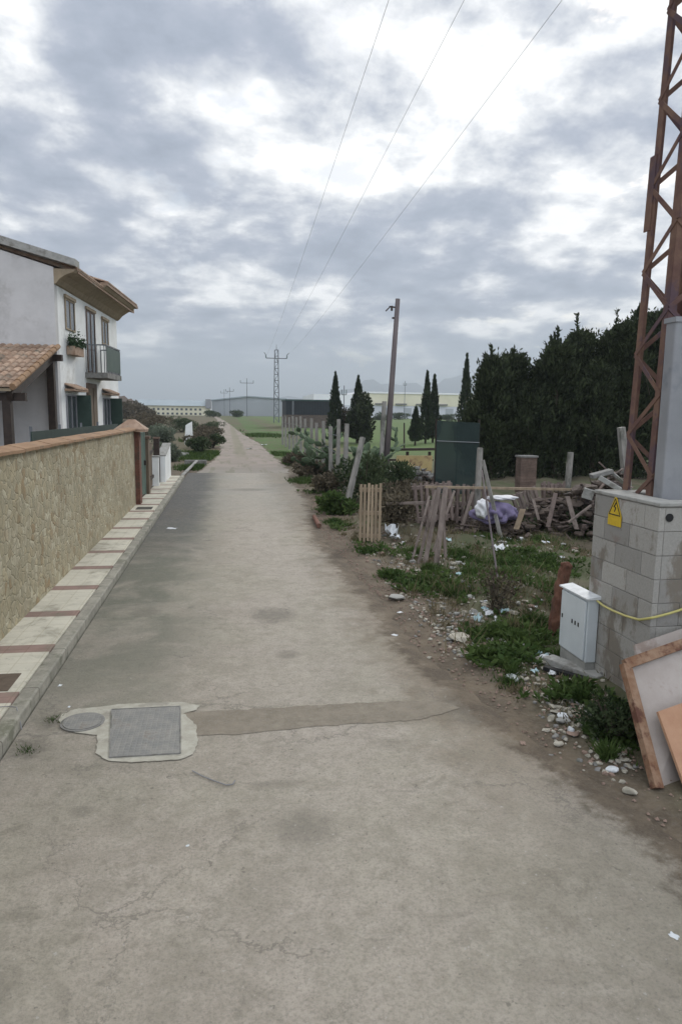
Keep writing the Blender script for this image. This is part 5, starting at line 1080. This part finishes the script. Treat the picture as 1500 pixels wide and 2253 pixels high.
def scrap(px, py, r, mat, label, h=.02, n=7, group=None, z=None, name='paper_scrap'):
    a = G(px, py); z = (hgt(a[0], a[1]) if z is None else z)
    mb = MB((a[0], a[1], z)); vs = []; N = 5
    an = rs.uniform(0, 3)
    for j in range(N):
        for i in range(N):
            u, v = (i/(N-1)-.5)*2*r*rs.uniform(.85, 1.1), (j/(N-1)-.5)*1.4*r*rs.uniform(.85, 1.1)
            vs.append((a[0]+u*math.cos(an)-v*math.sin(an), a[1]+u*math.sin(an)+v*math.cos(an), z+.012+rs.uniform(0, 1)*h))
    mb.add(vs, [(j*N+i, j*N+i+1, (j+1)*N+i+1, (j+1)*N+i) for j in range(N-1) for i in range(N-1)])
    o_ = mb.build(name, mat); sd_ = o_.modifiers.new('thick', 'SOLIDIFY'); sd_.thickness = .002; return tag(o_, label, 'litter', group, 'thing')
scrap(1098, 1212, .16, 'litter_white', 'white plastic sheet lying behind the metal stake', .10)
scrap(860, 1185, .17, 'litter_white', 'large crumpled white bag right of the standing pallet', .25)
scrap(868, 1192, .12, 'litter_white', 'smaller crumpled white bag below the large bag', .12)
scrap(1050, 1375, .06, 'litter_blue', 'pale turquoise crumpled wrapper in the weeds', .10)
scrap(1075, 1360, .07, 'litter_white', 'white wrapper just right of the turquoise one', .07)
scrap(1110, 1355, .06, 'litter_blue', 'pale blue scrap near foot of the metal stake', .06)
scrap(985, 1195, .1, 'litter_blue', 'pale blue scrap behind the leaning planks', .05)
scrap(1200, 1205, .07, 'litter_white', 'white scrap in front of the rubbish mound', .05)
scrap(868, 1400, .035, 'litter_white', 'white paper scrap on the asphalt by the verge', .006)
scrap(880, 1350, .035, 'litter_white', 'small white scrap on the dirt verge edge', .01)
scrap(1482, 2066, .022, 'litter_white', 'white paper scrap nearest the camera at right', .008)
scrap(413, 1866, .011, 'litter_white', 'tiny white scrap alone on the near road', .006)
scrap(152, 1559, .014, 'litter_white', 'tiny white scrap just beyond the round cover', .008)
scrap(132, 1512, .02, 'litter_white', 'small white scrap beside the kerb', .008)
scrap(378, 1164, .10, 'litter_white', 'white scrap on dark asphalt beside the kerb', .012)
scrap(580, 980, .25, 'litter_white', 'white bag on the grass right of the dirt track', .12)
scrap(549, 988, .2, 'litter_white', 'pale scrap in the middle of the dirt track', .06)
scrap(1150, 1640, .03, 'stone_brown', 'brown scrap on the verge soil', .01)
scrap(1176, 1432, .05, 'litter_white', 'long white scrap in front of the white cabinet', .03)
scrap(1215, 1490, .05, 'litter_white', 'white scrap below the white cabinet', .03)
rs2 = random.Random(11)
for k in range(34):
    px, py = rs2.choice([(1080, 1350), (1140, 1330), (1000, 1260), (1120, 1195), (1200, 1220), (880, 1200), (1180, 1450), (960, 1300)]); px += rs2.gauss(0, 45); py += rs2.gauss(0, 18)
    if G(px, py)[0] < 2.2 or (px > 1225 and py > 1240): continue
    scrap(px, py, rs2.uniform(.02, .055), rs2.choice(['litter_white', 'litter_white', 'litter_blue', 'stone_brown']), 'one of many small crumpled scraps littering the weedy plot', rs2.uniform(.01, .05), group='small scraps littering the plot')
# wire strands of the far fence
for k_, (zz_, wd) in enumerate(((.6, 'lowest'), (1.2, 'middle'), (1.8, 'top'))):
    P_ = [np.array([G(a_, b_)[0], G(a_, b_)[1], zz_+.03*math.sin(i_*2.1+k_)]) for i_, (a_, b_, _1, _2) in enumerate(row)]+[np.array([G(742, 1078)[0], G(742, 1078)[1], zz_])]
    tag(MB(P_[0]).tube(P_, .008, 4).build('fence_wire', 'galvanised'), wd+' wire strand strung between the pale posts beside the track', 'wire', 'wire strands of the far fence')
lg = G(700, 1158); tag(MB((lg[0], lg[1], 0)).cyl((lg[0]-.02, lg[1]-.3, .06), (lg[0]+.04, lg[1]+1.1, .06), .055, .05, 8).build('log', 'brick_red'), 'reddish log lying along the road edge by the grass', 'log')
lg = G(1245, 1500); tag(MB((lg[0], lg[1], 0)).bar((lg[0]-.1, lg[1]+.25, .05), (lg[0]+.18, lg[1]-.15, .05), .07, .04).build('rubber_strip', 'black'), 'black strip lying on rubble below the white cabinet', 'strip')
lg = G(1265, 1490); tag(MB((lg[0], lg[1], 0)).bar((lg[0]-.12, lg[1]+.35, .06), (lg[0]+.14, lg[1]-.25, .07), .16, .08).build('broken_slab', 'concrete', bevel=.01), 'long broken concrete slab at the foot of the white cabinet', 'slab')
lg = G(1340, 1590); tag(MB((lg[0], lg[1], 0)).bar((lg[0]-.12, lg[1]+.15, .03), (lg[0]+.1, lg[1]-.12, .12), .09, .05).build('broken_slab', 'concrete', bevel=.01), 'short pale slab propped at the enclosure foot', 'slab')
# culvert and debris to the left of the track
a = G(420, 1022); q = MB((a[0], a[1], 0)); q.box(a[0]-.3, -1.0, a[1]-.12, a[1]+.12, -.1, .22); tag(q.build('culvert_wall', 'concrete_dark', bevel=.02), 'low concrete culvert edge left of the dirt track', 'culvert')
q = MB((a[0], a[1], 0)); q.bar((a[0]+.3, a[1]-.3, .2), (-1.75, 27.4, .05), .12, .08); tag(q.build('sloping_kerb', 'concrete', bevel=.02), 'sloping concrete strip between pavement end and culvert', 'kerb')
a = G(416, 978); q = MB((a[0], a[1], 0)); q.add([(a[0]-.35, a[1], 0), (a[0]+.3, a[1], 0), (a[0]+.3, a[1]+.2, 0), (a[0]-.35, a[1]+.2, 0), (a[0]-.25, a[1], 1.5), (a[0]+.25, a[1], 1.8), (a[0]+.25, a[1]+.2, 1.8), (a[0]-.25, a[1]+.2, 1.5)], [(0, 3, 2, 1), (4, 5, 6, 7), (0, 1, 5, 4), (1, 2, 6, 5), (2, 3, 7, 6), (3, 0, 4, 7)])
tag(q.build('white_slab', 'white_render', bevel=.02), 'upright white slab standing in the scrub left of the track', 'slab')
for px, py, r, lb in [(398, 1005, .35, 'grey boulder beside the low white wall end'), (410, 1002, .22, 'small white boulder in the scrub'), (432, 998, .35, 'grey boulder nearest the dirt track, left side'), (472, 940, .4, 'pale boulder far along the left of the track')]:
    a = G(px, py); tag(MB((a[0], a[1], 0)).rock((a[0], a[1], r*.3), r, .8).build('boulder', 'concrete'), lb, 'boulder')

# ------------------------------------------------------------ haze
t_ = bpy.data.materials.new('haze'); t_.use_nodes = True; t_.node_tree.nodes.clear(); T2 = NT(t_.node_tree)
pv = T2.n('ShaderNodeVolumePrincipled', {'Color': (.72, .80, .86), 'Density': .0004, 'Anisotropy': .2}); T2.L.new(pv.outputs[0], T2.n('ShaderNodeOutputMaterial').inputs['Volume']); MT['haze'] = t_
tag(MB().box(-9500, 9500, -400, 9500, -4, 330).build('haze', 'haze'), kind='stuff')
for me in bpy.data.meshes:
    pass
